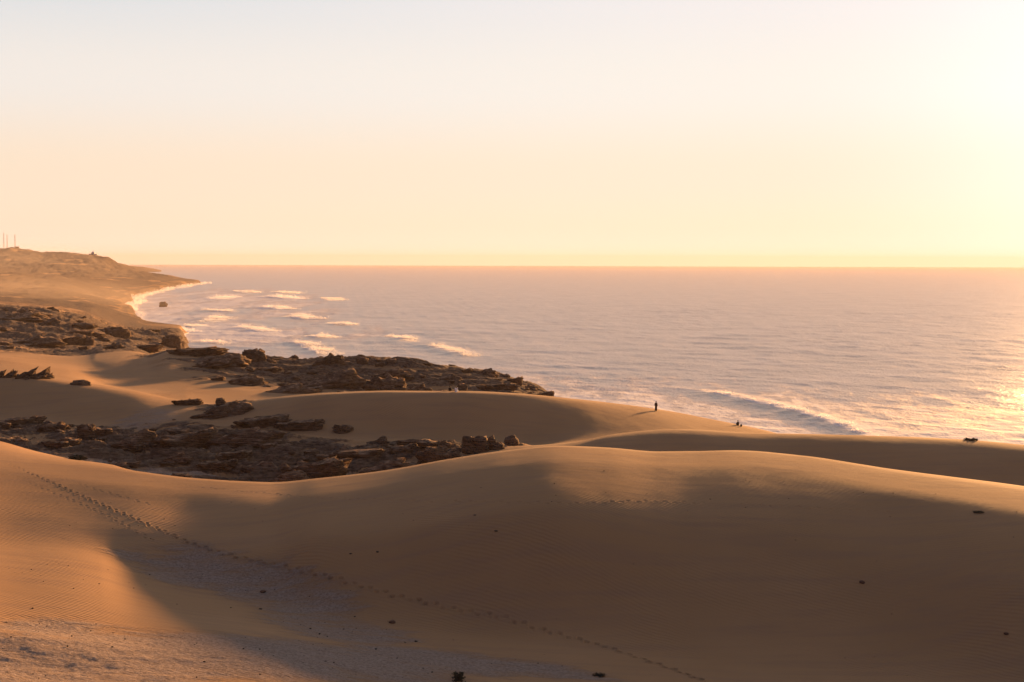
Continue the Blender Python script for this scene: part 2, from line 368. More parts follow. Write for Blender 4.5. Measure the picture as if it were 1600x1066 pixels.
def ground_material():
    s = NT('sand_and_crust')
    rock, grav = s.attr('rock'), s.attr('gravel')
    P = s.pos()
    big = s.noise(P, 0.05, 4)
    grain = s.noise(P, 9.0, 3, 0.7)
    streak = s.noise(s.pos((0.10, 0.9, 0.5), (0, 0, R(-18))), 1.0, 5, 0.6)
    sandc = s.mix(s.ramp(big, 0.35, 0.65), (0.34, 0.197, 0.092), (0.385, 0.228, 0.110))
    sandc = s.mix(s.ramp(streak, 0.42, 0.7, 0.0, 0.5), sandc, (0.28, 0.17, 0.10))
    sandc = s.mix(s.ramp(grain, 0.62, 0.75, 0.0, 0.35), sandc, (0.22, 0.14, 0.09))
    vor = s.n('ShaderNodeTexVoronoi'); s.put(vor, 'Vector', P); s.put(vor, 'Scale', 7.0)
    gv = s.noise(P, 5.0, 5, 0.75)
    gravc = s.mix(s.ramp(gv, 0.38, 0.62), (0.24, 0.17, 0.12), (0.37, 0.285, 0.225))
    gmask = s.ramp(s.math('ADD', grav, s.math('MULTIPLY', s.math('SUBTRACT', s.noise(s.pos((0.35, 1.3, 1), (0, 0, R(-15))), 0.7, 8, 0.72), 0.5), 1.9)), 0.25, 0.95)
    c = s.mix(gmask, sandc, gravc)
    rv = s.noise(s.pos((1, 1, 3.5)), 0.9, 6, 0.65)
    rockc = s.mix(s.ramp(rv, 0.35, 0.65), (0.078, 0.052, 0.036), (0.20, 0.135, 0.088))
    rmask = s.ramp(s.math('ADD', rock, s.math('MULTIPLY', s.math('SUBTRACT', s.noise(P, 1.3, 5, 0.7), 0.5), 0.7)), 0.35, 0.6)
    c = s.mix(rmask, c, rockc)
    # wind ripples
    w = s.n('ShaderNodeTexWave', wave_type='BANDS', bands_direction='Y', wave_profile='SIN')
    s.put(w, 'Vector', s.pos((1, 1, 0), (0, 0, R(28)))); s.put(w, 'Scale', 0.9); s.put(w, 'Distortion', 5.0); s.put(w, 'Detail', 2.0); s.put(w, 'Detail Scale', 0.5)
    rip = s.math('MULTIPLY', w.outputs[1], s.ramp(s.noise(P, 0.12, 4), 0.38, 0.65, 0.12, 1.0))
    notrock = s.math('SUBTRACT', 1.0, rmask)
    nb = s.bump(s.math('MULTIPLY', rip, notrock), 0.45, 0.05)
    nb = s.bump(s.math('MULTIPLY', grain, notrock), 0.3, 0.025, nb)
    nb = s.bump(s.math('MULTIPLY', s.noise(s.pos((0.35, 1.1, 1), (0, 0, R(-14))), 1.0, 5, 0.6), notrock), 0.25, 0.12, nb)
    gb = s.math('MULTIPLY', s.noise(s.pos((1, 2.2, 1), (0, 0, R(-12))), 2.2, 5, 0.7), gmask)
    nb = s.bump(gb, 0.8, 0.3, nb)
    rb = s.math('MULTIPLY', s.noise(s.pos((1, 1, 2.0)), 1.6, 7, 0.7), rmask)
    nb = s.bump(rb, 0.9, 0.5, nb)
    return s.finish(c, 0.95, nb, 0.1)

def rock_material():
    s = NT('crusted_dune_rock')
    P = s.pos()
    rv = s.noise(s.pos((1, 1, 4)), 0.8, 6, 0.68)
    c = s.mix(s.ramp(rv, 0.33, 0.66), (0.080, 0.053, 0.036), (0.22, 0.145, 0.092))
    g = s.n('ShaderNodeNewGeometry'); sp = s.n('ShaderNodeSeparateXYZ'); s.put(sp, 0, g.outputs['Normal'])
    dust = s.math('MULTIPLY', s.ramp(sp.outputs[2], 0.6, 0.95), s.ramp(s.noise(P, 0.9, 4), 0.45, 0.7))
    c = s.mix(s.math('MULTIPLY', dust, 1.0), c, (0.38, 0.24, 0.14))
    st = s.n('ShaderNodeTexWave', wave_type='BANDS', bands_direction='Z'); s.put(st, 'Vector', s.pos((0.25, 0.25, 1))); s.put(st, 'Scale', 1.1); s.put(st, 'Distortion', 4.0); s.put(st, 'Detail', 4.0)
    nb = s.bump(st.outputs[1], 0.6, 0.25)
    nb = s.bump(s.noise(P, 1.8, 7, 0.7), 0.9, 0.35, nb)
    return s.finish(c, 0.95, nb, 0.1)

def plain(name, c1, c2, scale=3.0, rough=0.85):
    s = NT(name)
    return s.finish(s.mix(s.ramp(s.noise(s.pos(), scale, 4), 0.35, 0.65), c1, c2), rough, None, 0.2)

M_GROUND = ground_material()
M_ROCK = rock_material()

def sea_material():
    s = NT('sea_water')
    foam = s.attr('foam')
    P = s.pos()
    fn = s.noise(s.pos((0.16, 0.05, 1), (0, 0, R(12))), 1.0, 6, 0.68, 0.6)
    fm = s.ramp(s.math('ADD', foam, s.math('MULTIPLY', s.math('SUBTRACT', fn, 0.5), 1.0)), 0.35, 0.75)
    water = s.mix(s.ramp(s.noise(P, 0.02, 3), 0.3, 0.7), (0.42, 0.33, 0.265), (0.50, 0.40, 0.33))
    c = s.mix(fm, water, (0.74, 0.72, 0.70))
    h1 = s.noise(s.pos((0.8, 0.40, 0.3), (0, 0, R(20))), 1.0, 6, 0.62)
    h2 = s.noise(s.pos((0.09, 0.05, 0.05), (0, 0, R(10))), 1.0, 5, 0.6)
    nb = s.bump(h2, 0.8, 1.3)
    nb = s.bump(h1, 0.9, 0.36, nb)
    rough = s.ramp(fm, 0, 1, 0.30, 0.85)
    return s.finish(c, rough, nb, 0.28, IOR=1.333)
M_SEA = sea_material()

# ------------------------------------------------------------------ mesh helpers
def mesh_from(name, V, F, mat, attrs=None, smooth_shade=True, mats=None):
    V = np.asarray(V, np.float32); F = np.asarray(F, np.int32)
    me = bpy.data.meshes.new(name)
    me.vertices.add(len(V)); me.vertices.foreach_set('co', V.ravel())
    k = F.shape[1]
    me.loops.add(F.size); me.loops.foreach_set('vertex_index', F.ravel())
    me.polygons.add(len(F)); me.polygons.foreach_set('loop_start', np.arange(0, F.size, k, dtype=np.int32))
    me.update(calc_edges=True)
    if smooth_shade: me.polygons.foreach_set('use_smooth', np.ones(len(F), bool))
    for nm, a in (attrs or {}).items():
        at_ = me.attributes.new(nm, 'FLOAT', 'POINT'); at_.data.foreach_set('value', np.asarray(a, np.float32).ravel())
    me.materials.append(mat)
    return me

def link(name, me, parent=None, **props):
    o = bpy.data.objects.new(name, me); COL.objects.link(o)
    if parent is not None: o.parent = parent
    for k, v in props.items():
        if v is not None: o[k] = v
    return o

def grid_faces(nr, nc):
    i = np.arange(nr - 1)[:, None] * nc + np.arange(nc - 1)[None, :]
    return np.stack([i, i + 1, i + nc + 1, i + nc], -1).reshape(-1, 4)

# tracks of footprints across the dunes (photo points, pace m)
def poly_world(pts, n=200):
    a = np.array(pts, float)
    t = np.r_[0, np.cumsum(np.hypot(*np.diff(a, axis=0).T))]
    q = np.linspace(0, t[-1], n)
    xs, ys = np.interp(q, t, a[:, 0]), np.interp(q, t, a[:, 1])
    return np.array(hits(list(zip(xs, ys)), 70, 175))[:, :2]

TRACKS = [
 ([(8, 722), (60, 745), (95, 760), (130, 776), (200, 806), (300, 850), (350, 866), (440, 886), (530, 906), (600, 926), (700, 950), (790, 966), (850, 985), (950, 1012), (1050, 1046), (1130, 1075)], 0.72, 1.0),
 ([(0, 736), (50, 756), (100, 777), (170, 806), (240, 846)], 0.72, 0.4),
 ([(150, 735), (230, 752), (340, 764), (500, 778), (650, 783), (800, 785), (900, 787), (1000, 783), (1200, 790), (1400, 800)], 0.8, 0.3),
 ([(60, 733), (150, 765), (240, 790)], 0.75, 0.35),
]
rng = np.random.default_rng(7)
PRINTS = []
for (pts, pace, deep) in TRACKS:
    w = poly_world(pts, 90)
    d = np.r_[0, np.cumsum(np.hypot(*np.diff(w, axis=0).T))]
    q = np.arange(0.3, d[-1], pace)
    q = q + rng.normal(0, 0.06, len(q))
    X, Y = np.interp(q, d, w[:, 0]), np.interp(q, d, w[:, 1])
    tx, ty = np.gradient(X), np.gradient(Y); l = np.hypot(tx, ty) + 1e-6; tx /= l; ty /= l
    side = np.where(np.arange(len(q)) % 2, 1, -1) * 0.13 + rng.normal(0, 0.03, len(q))
    for i in range(len(q)):
        PRINTS.append((X[i] - ty[i] * side[i], Y[i] + tx[i] * side[i], tx[i], ty[i], deep * rng.uniform(0.6, 1.25) * (0.15 + 1.75 * min(i / 55, 1.0) ** 1.3)))

def press_prints(x, y, z):
    """x, y, z are (rows, cols) grids: sink a shallow print with a pushed-up rim"""
    pr = np.array([[p[0], p[1]] for p in PRINTS])
    u = x[0] / y[0]
    for (cx, cy, tx, ty, deep) in PRINTS:
        uc = cx / cy
        c0, c1 = np.searchsorted(u, uc - 0.5 / cy), np.searchsorted(u, uc + 0.5 / cy)
        if c1 <= c0: continue
        cm = min((c0 + c1) // 2, len(u) - 1)
        r0, r1 = np.searchsorted(y[:, cm], cy - 0.6), np.searchsorted(y[:, cm], cy + 0.6)
        if r1 <= r0: continue
        dx = x[r0:r1, c0:c1] - cx; dy = y[r0:r1, c0:c1] - cy
        a = dx * tx + dy * ty; b = -dx * ty + dy * tx
        e = np.sqrt((a / 0.20) ** 2 + (b / 0.12) ** 2)
        z[r0:r1, c0:c1] += deep * (-0.11 * np.exp(-e ** 3) + 0.04 * np.exp(-((e - 1.45) / 0.35) ** 2))

# pale gravel floor: patches in the near valley, in metres
def gravel_field(x, y):
    g = np.zeros_like(x)
    for (px, py, rx, ry, rot, a) in GRAVEL:
        cx, cy = px, py
        dx, dy = x - cx, y - cy
        c, s_ = math.cos(rot), math.sin(rot)
        p, q = dx * c + dy * s_, -dx * s_ + dy * c
        g = np.maximum(g, a * np.exp(-((p / rx) ** 2 + (q / ry) ** 2) ** 2))
    return g
GRAVEL = []
for (px, py, rx, ry, rot, a) in [(200, 1020, 9, 8, 0, 1.0), (60, 1040, 7, 7, 0, 1.0), (380, 1020, 9, 7, -0.1, 1.0), (540, 1030, 8, 5.5, -0.2, 0.95), (680, 1030, 7, 4.0, -0.25, 0.95), (830, 1045, 6, 2.6, -0.3, 0.85),
                                 (300, 890, 5.5, 4.5, -0.6, 0.8), (400, 915, 6, 4, -0.7, 0.8), (480, 950, 5, 4, -0.6, 0.75), (200, 868, 2.5, 2, 0, 0.6), (80, 985, 4, 4, 0, 0.9), (480, 975, 5, 4, -0.5, 0.7), (540, 990, 6, 4.5, -0.3, 0.8)]:
    h_ = hit(px, py)
    GRAVEL.append((h_[0], h_[1], rx, ry, rot, a))
for (px, py, rx, ry, a) in [(230, 655, 7, 9, 0.62), (180, 722, 8, 6, 0.8), (260, 735, 9, 6, 0.85), (340, 745, 8, 5, 0.8), (100, 705, 7, 5, 0.7), (380, 690, 4, 4, 0.6), (520, 740, 5, 4, 0.6)]:
    h_ = hit(px, py, 150)
    GRAVEL.append((h_[0], h_[1], rx, ry, 0, a))

def row_fracs(counts, k0):
    t = []
    for i, c in enumerate(counts):
        t.append(k0 + i + np.arange(c) / c)
    t = np.concatenate(t + [[k0 + len(counts)]])
    return t

def land_sheet(name, k0, counts, upx, prints=False, drop=0.0):
    u = (np.asarray(upx) - 800) / FPX
    D, _, _ = knots(u)
    t = row_fracs(counts, k0)
    k = np.minimum(t.astype(int), NL - 2); f = t - k
    Y = D[k] * (1 - f)[:, None] + D[k + 1] * f[:, None]
    X = Y * u[None, :]
    z, rock, m = height(X.ravel(), Y.ravel(), True)
    z = z.reshape(X.shape)
    if prints: press_prints(X, Y, z)
    g = gravel_field(X.ravel(), Y.ravel())
    gx = (X + 0.25 * Y).ravel(); gy = (Y - 0.25 * X).ravel()
    z += (np.clip(g * 1.4, 0, 1) * (0.075 * fbm(gx / 1.5, gy / 0.8, 4, 201, 0.6) + 0.10 * fbm(gx / 4.5, gy / 2.6, 3, 202)) * (Y.ravel() < 140)).reshape(X.shape)
    V = np.stack([X, Y, z - drop], -1).reshape(-1, 3)
    me = mesh_from(name, V, grid_faces(*X.shape), M_GROUND, {'rock': rock, 'gravel': g})
    return link(name, me, kind='structure')

def cols(n_in, lo=-20, hi=1620, side=40, far_lo=-430, far_hi=2030):
    parts = []
    if far_lo < lo: parts.append(np.linspace(far_lo, lo, side, endpoint=False))
    parts.append(np.linspace(lo, hi, n_in, endpoint=False))
    if far_hi > hi: parts.append(np.linspace(hi, far_hi, side))
    else: parts.append([hi])
    return np.concatenate(parts)

land_sheet('dune', 0, [10, 16, 100, 110, 120, 55, 55, 50, 16], cols(1000), prints=True)
land_sheet('dune', 9, [100, 60, 110, 24], cols(760))
land_sheet('coastal_plateau', 13, [80, 110, 50, 80], cols(560, far_hi=2030))
land_sheet('headland', 17, [60, 50, 60, 60, 40, 12, 8], cols(420, hi=380, far_hi=380))

# a second, farther headland just clearing the first
def far_headland():
    px = np.linspace(60, 262, 90); D = np.linspace(6700, 8200, 24)
    u = (px - 800) / FPX
    X = D[:, None] * u[None, :]; Y = np.repeat(D[:, None], len(px), 1)
    top = np.array([at(p, np.interp(p, [60, 180, 205, 225, 240, 256], [411, 415.5, 416.5, 418.5, 421.5, 425.5]), 7000).z for p in px])
    w = np.sin(np.clip((D - 6700) / 700, 0, 1) * math.pi / 2)
    zz = (top[None, :] + 2) * w[:, None] - 2 + 1.5 * fbm(X / 150, Y / 300, 4, 9) * w[:, None]
    me = mesh_from('headland', np.stack([X, Y, zz], -1).reshape(-1, 3), grid_faces(*X.shape), M_GROUND,
                   {'rock': np.full(X.size, 0.5), 'gravel': np.zeros(X.size)})
    return link('headland', me, kind='structure')
far_headland()

# ------------------------------------------------------------------ the sea
SEA_FAR = 22000.0
# breaking waves: (column, row) of the two ends of the crest, height m, width m, foam strength
BREAKERS = [((1090, 612), (1360, 686), 1.15, 6.0, 1.3, 9), ((965, 596), (1060, 610), 0.9, 6.0, 0.25, 5),
            ((658, 541), (722, 558), 2.4, 6.0, 1.3, 4), ((602, 527), (634, 534), 2.0, 6.0, 1.3, 3), ((452, 536), (480, 546), 2.0, 7, 1.3, 3), ((474, 545), (500, 556), 2.0, 7, 1.2, 3),
            ((414, 464), (446, 468), 3.0, 16, 1.4, 5), ((442, 496), (478, 500), 2.5, 12, 1.3, 4), ((408, 480), (432, 484), 2.2, 12, 1.2, 4), ((322, 468), (348, 464), 2.5, 14, 1.2, 4),
            ((362, 456), (384, 458), 2.5, 16, 1.2, 4), ((312, 486), (345, 488), 2.2, 12, 1.2, 4), ((308, 504), (332, 496), 2.2, 10, 1.2, 4), ((366, 512), (402, 519), 2.0, 9, 1.2, 3),
            ((300, 536), (330, 539), 2.2, 8, 1.3, 3), ((268, 517), (284, 520), 2.2, 8, 1.3, 3), ((500, 466), (512, 470), 1.5, 14, 0.9, 4), ((430, 456), (444, 459), 1.8, 16, 1.0, 4),
            ((512, 506), (522, 509), 1.6, 10, 1.0, 3), ((480, 526), (500, 530), 1.4, 8, 0.9, 3), ((280, 509), (296, 512), 1.5, 8, 1.0, 3), ((795, 522), (835, 530), 1.0, 8, 0.35, 3),
            ((860, 545), (905, 552), 0.9, 7, 0.3, 3), ((1480, 600), (1560, 625), 0.9, 6, 0.3, 4), ((880, 628), (960, 640), 0.6, 6, 0.5, 3),
            ((262, 462), (395, 452), 1.0, 14, 0.75, 10), ((270, 494), (440, 506), 0.9, 9, 0.75, 8), ((300, 522), (470, 528), 0.8, 8, 0.7, 6), ((330, 540), (460, 556), 0.8, 7, 0.7, 5)]
def sea():
    inv = np.concatenate([np.linspace(1 / 330.0, 1 / 1300.0, 330, endpoint=False), np.linspace(1 / 1300.0, 1 / SEA_FAR, 170)])
    D = 1 / inv
    upx = cols(760, lo=180, hi=1620, side=40, far_lo=-700, far_hi=2300)
    u = (upx - 800) / FPX
    X = D[:, None] * u[None, :]; Y = np.repeat(D[:, None], len(u), 1)
    dD = np.abs(np.gradient(D))[:, None]
    z = np.zeros_like(X)
    r = np.random.default_rng(3)
    for i in range(46):
        lam = 4.0 * (70 / 4.0) ** (i / 45.0) * r.uniform(0.9, 1.1)
        th = R(215) + r.normal(0, 0.5)           # swell runs in towards the beach
        kx, ky = math.sin(th), math.cos(th)
        amp = 0.0075 * lam ** 0.6 * r.uniform(0.6, 1.3)
        fade = smooth(0.45, 0.2, dD * abs(ky) / lam) * smooth(0.5, 0.25, (Y * 0.0009) * abs(kx) / lam)
        ph = 2 * math.pi / lam * (X * kx + Y * ky) + r.uniform(0, 6.28) + 1.2 * perlin(X / (lam * 4), Y / (lam * 4), i)
        s_ = np.sin(ph)
        z += amp * fade * (s_ + 0.35 * (1 - np.cos(2 * ph)) * 0.5)
    patch = fbm(X / 120, Y / 160, 3, 21)
    z *= (0.85 + 0.5 * patch) * (0.6 + 0.4 * smooth(380, 900, Y))
    foam = np.zeros_like(X)
    # white water along the shore
    bz = base_height(X.ravel(), Y.ravel()).reshape(X.shape)
    bz[:, (u < U0) | (u > U1)] = -9
    shore = smooth(-3.0, -0.2, bz) * (0.55 + 0.9 * fbm(X / 22, Y / 70, 4, 35))
    foam = np.maximum(foam, shore * np.where(Y > 700, 1.0, 0.62))
    # thin milky foam over the surf zone
    dist = np.hypot(X - 60, 0)
    bay = np.exp(-(((X + 330 + 0.16 * (Y - 1500)) / 170) ** 2)) * smooth(650, 1000, Y) * smooth(3600, 1900, Y)
    foam = np.maximum(foam, 1.05 * bay * (0.7 + 0.9 * fbm(X / 40, Y / 260, 4, 31)))
    beach = smooth(860, 400, Y + 0.75 * (X - 60) + 25 * fbm(X / 30, Y / 30, 3, 8))
    foam = np.maximum(foam, 0.74 * beach * (1 + 0.5 * fbm(X / 14, Y / 60, 4, 36)))
    for n, (a, b, H, W, fs, curve) in enumerate(BREAKERS):
        def sea_pt(p):
            d = ray(*p); t = -CAM_H / d.z
            return np.array([d.x * t, d.y * t])
        A, B = sea_pt(a), sea_pt(b)
        L = np.linalg.norm(B - A); tx, ty = (B - A) / L
        nx, ny = ty, -tx                                   # seaward normal
        if nx < 0: nx, ny = -nx, -ny
        dx, dy = X - A[0], Y - A[1]
        t = (dx * tx + dy * ty) / L
        s_ = dx * nx + dy * ny + curve * ((t - 0.5) ** 2 * 4 - 1) * 0.6 + 0.18 * W * fbm(X / (W * 1.5), Y / (W * 1.5), 3, 50 + n)
        env = smooth(-0.15, 0.25, t) * smooth(1.15, 0.75, t) * (1 if n == 0 else np.clip(0.75 + 1.1 * fbm(t * L / 16.0, s_ / 20.0, 3, 400 + n), 0.1, 1.3))
        prof = np.where(s_ > 0, np.exp(-(s_ / (W * 1.3)) ** 2), np.exp(-(s_ / (W * 1.1)) ** 2))
        z += H * (1.0 if n == 0 else 0.5) * env * prof * (1 + 0.15 * fbm(X / 3, Y / 3, 3, 77))
        patchy = smooth(-0.25, 0.15, fbm(t * L / 9.0, s_ / 6.0, 3, 90 + n))
        crest = np.exp(-((s_ + 0.12 * W) / (0.32 * W)) ** 2) * (0.55 + 0.45 * patchy)
        trail = (0.12 if n == 0 else 0.6) * np.where(s_ < 0, np.exp(-(s_ / (W * 0.9)) ** 2), 0) * patchy
        if n == 0: foam = foam * (1 - 0.85 * env * np.where(s_ < 0, np.exp(-((s_ + 1.1 * W) / (1.3 * W)) ** 2), 0))
        foam = np.maximum(foam, env * fs * np.maximum(crest, trail))
    V = np.stack([X, Y, z], -1).reshape(-1, 3)
    me = mesh_from('sea', V, grid_faces(*X.shape)[:, ::-1], M_SEA, {'foam': np.clip(foam, 0, 1.3)})
    return link('sea', me, kind='structure')
sea()

# ------------------------------------------------------------------ haze
def box_mesh(name, lo, hi, mat):
    V = [(x, y, z) for x in (lo[0], hi[0]) for y in (lo[1], hi[1]) for z in (lo[2], hi[2])]
    F = [(0, 1, 3, 2), (4, 6, 7, 5), (0, 4, 5, 1), (2, 3, 7, 6), (0, 2, 6, 4), (1, 5, 7, 3)]
    return mesh_from(name, V, F, mat, smooth_shade=False)

def volume_material(name, color, density, aniso):
    s = NT(name)
    v = s.n('ShaderNodeVolumePrincipled')
    s.put(v, 'Color', color); s.put(v, 'Density', density); s.put(v, 'Anisotropy', aniso)
    o = s.n('ShaderNodeOutputMaterial'); s.t.links.new(v.outputs[0], o.inputs['Volume'])
    return s.m
HAZE_DENSITY = 4.2e-5
haze = link('haze', box_mesh('haze', (-18000, -60, -10), (18000, SEA_FAR + 300, 150), volume_material('haze', (0.64, 0.52, 0.43), HAZE_DENSITY, 0.25)), kind='stuff')

def mist_bank(name, centre, radii, rot, density, color):
    import bmesh
    bm = bmesh.new(); bmesh.ops.create_icosphere(bm, subdivisions=4, radius=1.0)
    V = np.array([v.co[:] for v in bm.verts]); F = np.array([[v.index for v in f.verts] for f in bm.faces]); bm.free()
    V = V * (1 + 0.22 * perlin(V[:, 0] * 1.7 + 9, V[:, 1] * 1.7 + V[:, 2], 5))[:, None]
    V = V * np.array(radii)
    c, s_ = math.cos(rot), math.sin(rot)
    V = np.stack([V[:, 0] * c - V[:, 1] * s_, V[:, 0] * s_ + V[:, 1] * c, V[:, 2]], -1) + np.array(centre)
    V[:, 2] = np.maximum(V[:, 2], -2.0)
    return link(name, mesh_from(name, V, F, volume_material(name, color, density, 0.3)), kind='stuff')
for k in range(4):
    mist_bank('sea_mist', (-440 - 6 * k, 1300, 4), (130 - 24 * k, 470 - 70 * k, 40 - 6 * k), R(13), 1.7e-4, (0.94, 0.78, 0.62))

for k in range(3):
    mist_bank('sea_mist', (-1080, 2500 - 60 * k, 20), (360 - 60 * k, 1000 - 180 * k, 85 - 16 * k), R(8), 9.0e-5, (0.94, 0.86, 0.78))

# ------------------------------------------------------------------ spray torn off the breaking waves
def spray():
    r = np.random.default_rng(11)
    P, S = [], []
    def sea_pt(p):
        d = ray(*p); t = -CAM_H / d.z
        return np.array([d.x * t, d.y * t])
    for n, (a, b, H, W, fs, curve) in enumerate(BREAKERS):
        if fs < 0.8: continue
        A, B = sea_pt(a), sea_pt(b)
        L = np.linalg.norm(B - A); tx, ty = (B - A) / L
        nx, ny = ty, -tx
        if nx < 0: nx, ny = -nx, -ny
        N = 12000 if n == 0 else 4200
        t = r.uniform(-0.05, 1.05, N * 3)
        keep = fbm(t * L / 13.0, t * 0 + n, 4, 300 + n, 0.6) > ((0.02 if n == 0 else 0.0) + r.uniform(-0.15, 0.22, len(t)))
        t = t[keep][:N]
        q = r.beta(1.2, 2.4, len(t))                               # 0 at the crest, 1 far down the wind
        off = -(curve * ((t - 0.5) ** 2 * 4 - 1) * 0.6) + q * W * (0.9 if n == 0 else 2.2) + r.normal(0, 0.12 * W, len(t)) - 0.1 * W + (0 if n == 0 else 1.0) * W * fbm(t * L / 20.0, t * 0, 3, 500 + n)
        env = smooth(-0.15, 0.25, t) * smooth(1.15, 0.75, t)
        gust = np.clip(0.9 + 2.6 * fbm(t * L / 20.0, q * 1.5, 3, 600 + n), 0.02, 2.4)
        z = 0.5 * H * env * (1 - 0.5 * q) + gust * H * 1.1 * r.beta(1, 3, len(t)) * env * (1 + 0.8 * fbm(t * L / 8, q * 2, 2, 5))
        if n == 0: z = H * env * (0.95 - 0.5 * q) + 1.1 * r.beta(1, 2.5, len(t)) * env * np.clip(0.8 + 2 * fbm(t * L / 9.0, q, 3, 55), 0.1, 2)
        P.append(np.stack([A[0] + tx * t * L + nx * off, A[1] + ty * t * L + ny * off, z], -1))
        S.append(np.full(len(t), 0.26 if n == 0 else np.clip(A[1] / 3600.0, 0.12, 0.6)))
    # white water thrown up along the foot of the cliffs and the rocks in the bay
    for (D0, D1, N, hgt) in [(880, 1500, 2600, 2.6), (1450, 1720, 2600, 4.5), (1720, 2400, 3000, 5.0), (2400, 3300, 2600, 5.0)]:
        yy = r.uniform(D0, D1, N * 12); uu = r.uniform(-0.30, -0.20, N * 12)
        xx = uu * yy
        bz = base_height(xx, yy)
        k = (bz < 0.3) & (bz > -1.5) & (fbm(yy / 60, xx * 0, 3, 77) > -0.12)
        xx, yy = xx[k][:N], yy[k][:N]
        P.append(np.stack([xx, yy, 0.3 + hgt * r.beta(1, 2.6, len(xx)) * (1 + fbm(yy / 25, xx * 0, 3, 78))], -1))
        S.append(np.full(len(xx), np.clip(D0 / 2200.0, 0.3, 1.0)))
    P = np.concatenate(P); S = np.concatenate(S) * r.uniform(0.6, 1.5, len(P))
    T = r.normal(0, 1, (len(P), 3, 3)); T /= np.linalg.norm(T, axis=2, keepdims=True)
    V = (P[:, None, :] + T * S[:, None, None]).reshape(-1, 3)
    V[:, 2] = np.maximum(V[:, 2], -1.0)
    F = np.arange(len(V)).reshape(-1, 3)
    s = NT('white_spray')
    d = s.n('ShaderNodeBsdfDiffuse'); s.put(d, 'Color', (0.90, 0.89, 0.88))
    tr = s.n('ShaderNodeBsdfTranslucent'); s.put(tr, 'Color', (0.90, 0.89, 0.88))
    mxs = s.n('ShaderNodeMixShader'); s.put(mxs, 0, 0.5); s.put(mxs, 1, d.outputs[0]); s.put(mxs, 2, tr.outputs[0])
    o = s.n('ShaderNodeOutputMaterial'); s.t.links.new(mxs.outputs[0], o.inputs[0])
    return link('sea_spray', mesh_from('sea_spray', V, F, s.m, smooth_shade=False), kind='stuff')
spray()

# ------------------------------------------------------------------ rocks
import bmesh
from mathutils import noise as mnoise
GHASH = {}
def ico(sub):
    if sub not in GHASH:
        bm = bmesh.new(); bmesh.ops.create_icosphere(bm, subdivisions=sub, radius=1.0)
        V = np.array([v.co[:] for v in bm.verts]); F = np.array([[v.index for v in f.verts] for f in bm.faces]); bm.free()
        GHASH[sub] = (V, F)
    return GHASH[sub]

def nz(p, oct=4, H=0.9):
    return np.array([mnoise.fractal(Vector(q), H, 2.0, oct) for q in p])

def rock_mesh(name, style, seed, w, d, h, mat=None, sub=4):
    V0, F = ico(sub)
    r = random.Random(seed)
    sh = np.array([r.uniform(-90, 90) for _ in range(3)])
    p = V0.copy()
    ex = {'block': 0.55, 'slab': 0.6, 'knob': 0.75, 'boulder': 0.9, 'mound': 1.0, 'spiky': 0.85}[style]
    p = np.sign(p) * np.abs(p) ** ex
    asp = np.array([w, d, h * 1.6]) / max(w, d, h * 1.6)
    q = p * asp
    n1 = nz(q * 2.6 + sh, 4); n2 = nz(q * 7.0 + sh * 0.5, 4, 0.7)
    k = {'block': (0.22, 0.12), 'slab': (0.28, 0.14), 'knob': (0.38, 0.20), 'boulder': (0.16, 0.10), 'mound': (0.40, 0.16), 'spiky': (0.45, 0.30)}[style]
    ridg = 1 - np.abs(n2) * 2
    f = 1 + k[0] * n1 + k[1] * (ridg - 0.6)
    p = p * f[:, None]
    z = p[:, 2]
    if style != 'boulder':                                         # weathered beds: proud and recessed in turn
        tilt = 0.35 * p[:, 0] * r.choice((-1, 1)) + 0.2 * p[:, 1] + 0.25 * n1
        nb_ = {'slab': 3.2, 'mound': 3.0, 'knob': 3.0, 'block': 2.6, 'spiky': 4.0}[style]
        saw = ((z + tilt) * nb_) % 1.0
        led = 0.16 * (smooth(0.0, 0.35, saw) - smooth(0.75, 1.0, saw)) - 0.06
        p[:, :2] *= (1 + led * (1.6 if style == 'slab' else 1.0))[:, None]
    if style == 'slab':
        top = 0.55 + 0.18 * n1 + 0.18 * p[:, 0]
        z = np.minimum(z, top + 0.15 * (z - top)); p[:, :2] *= (0.86 + 0.22 * smooth(-0.1, 0.45, z))[:, None]
    if style == 'mound':
        rr = np.hypot(p[:, 0], p[:, 1]); z = np.where(z > 0, z * np.clip(1.15 - 0.55 * rr, 0.2, 1.2), z)
        p[:, 0] += 0.3 * z
    if style == 'spiky':
        z = np.where(z > 0, z * np.clip(0.75 + 1.5 * nz(np.stack([p[:, 0] * 2.2, p[:, 1] * 0.6, p[:, 0] * 0], -1) + sh, 3), 0.25, 1.6), z); p[:, 0] += 0.45 * z
    p[:, 2] = z
    zt = np.percentile(p[:, 2], 99.5)
    V = p * np.array([w * 0.5, d * 0.5, h / zt])
    V[:, 2] = np.where(V[:, 2] < 0, V[:, 2] * 0.5, V[:, 2])
    return mesh_from(name, V, F, mat or M_ROCK)

def put_rock(name, style, label, x0, x1, y0, y1, rng_, deep=0.7, group=None, seed=None, sub=4, rot=None):
    cx = (x0 + x1) / 2
    X, D, zz = hit(cx, y1, *rng_)
    w = (x1 - x0) / FPX * D; h = max((y1 - y0) / FPX * D, 0.25) * (0.85 if style in ('mound', 'slab') else 1.0)
    sd = seed if seed is not None else int(x0 * 7 + y0 * 13)
    d = max(w * deep, h * 0.8)
    me = rock_mesh(name, style, sd, w, d, h, sub=sub)
    o = link(name, me, label=label, category='rock', group=group)
    Y = D + d * 0.3
    o.location = (X / D * Y, Y, min(ground(X / D * Y, Y), zz + 0.4) - 0.12 * h)
    o.rotation_euler.z = (random.Random(sd).uniform(-0.3, 0.3) if rot is None else rot) - math.atan2(X, D)
    return o

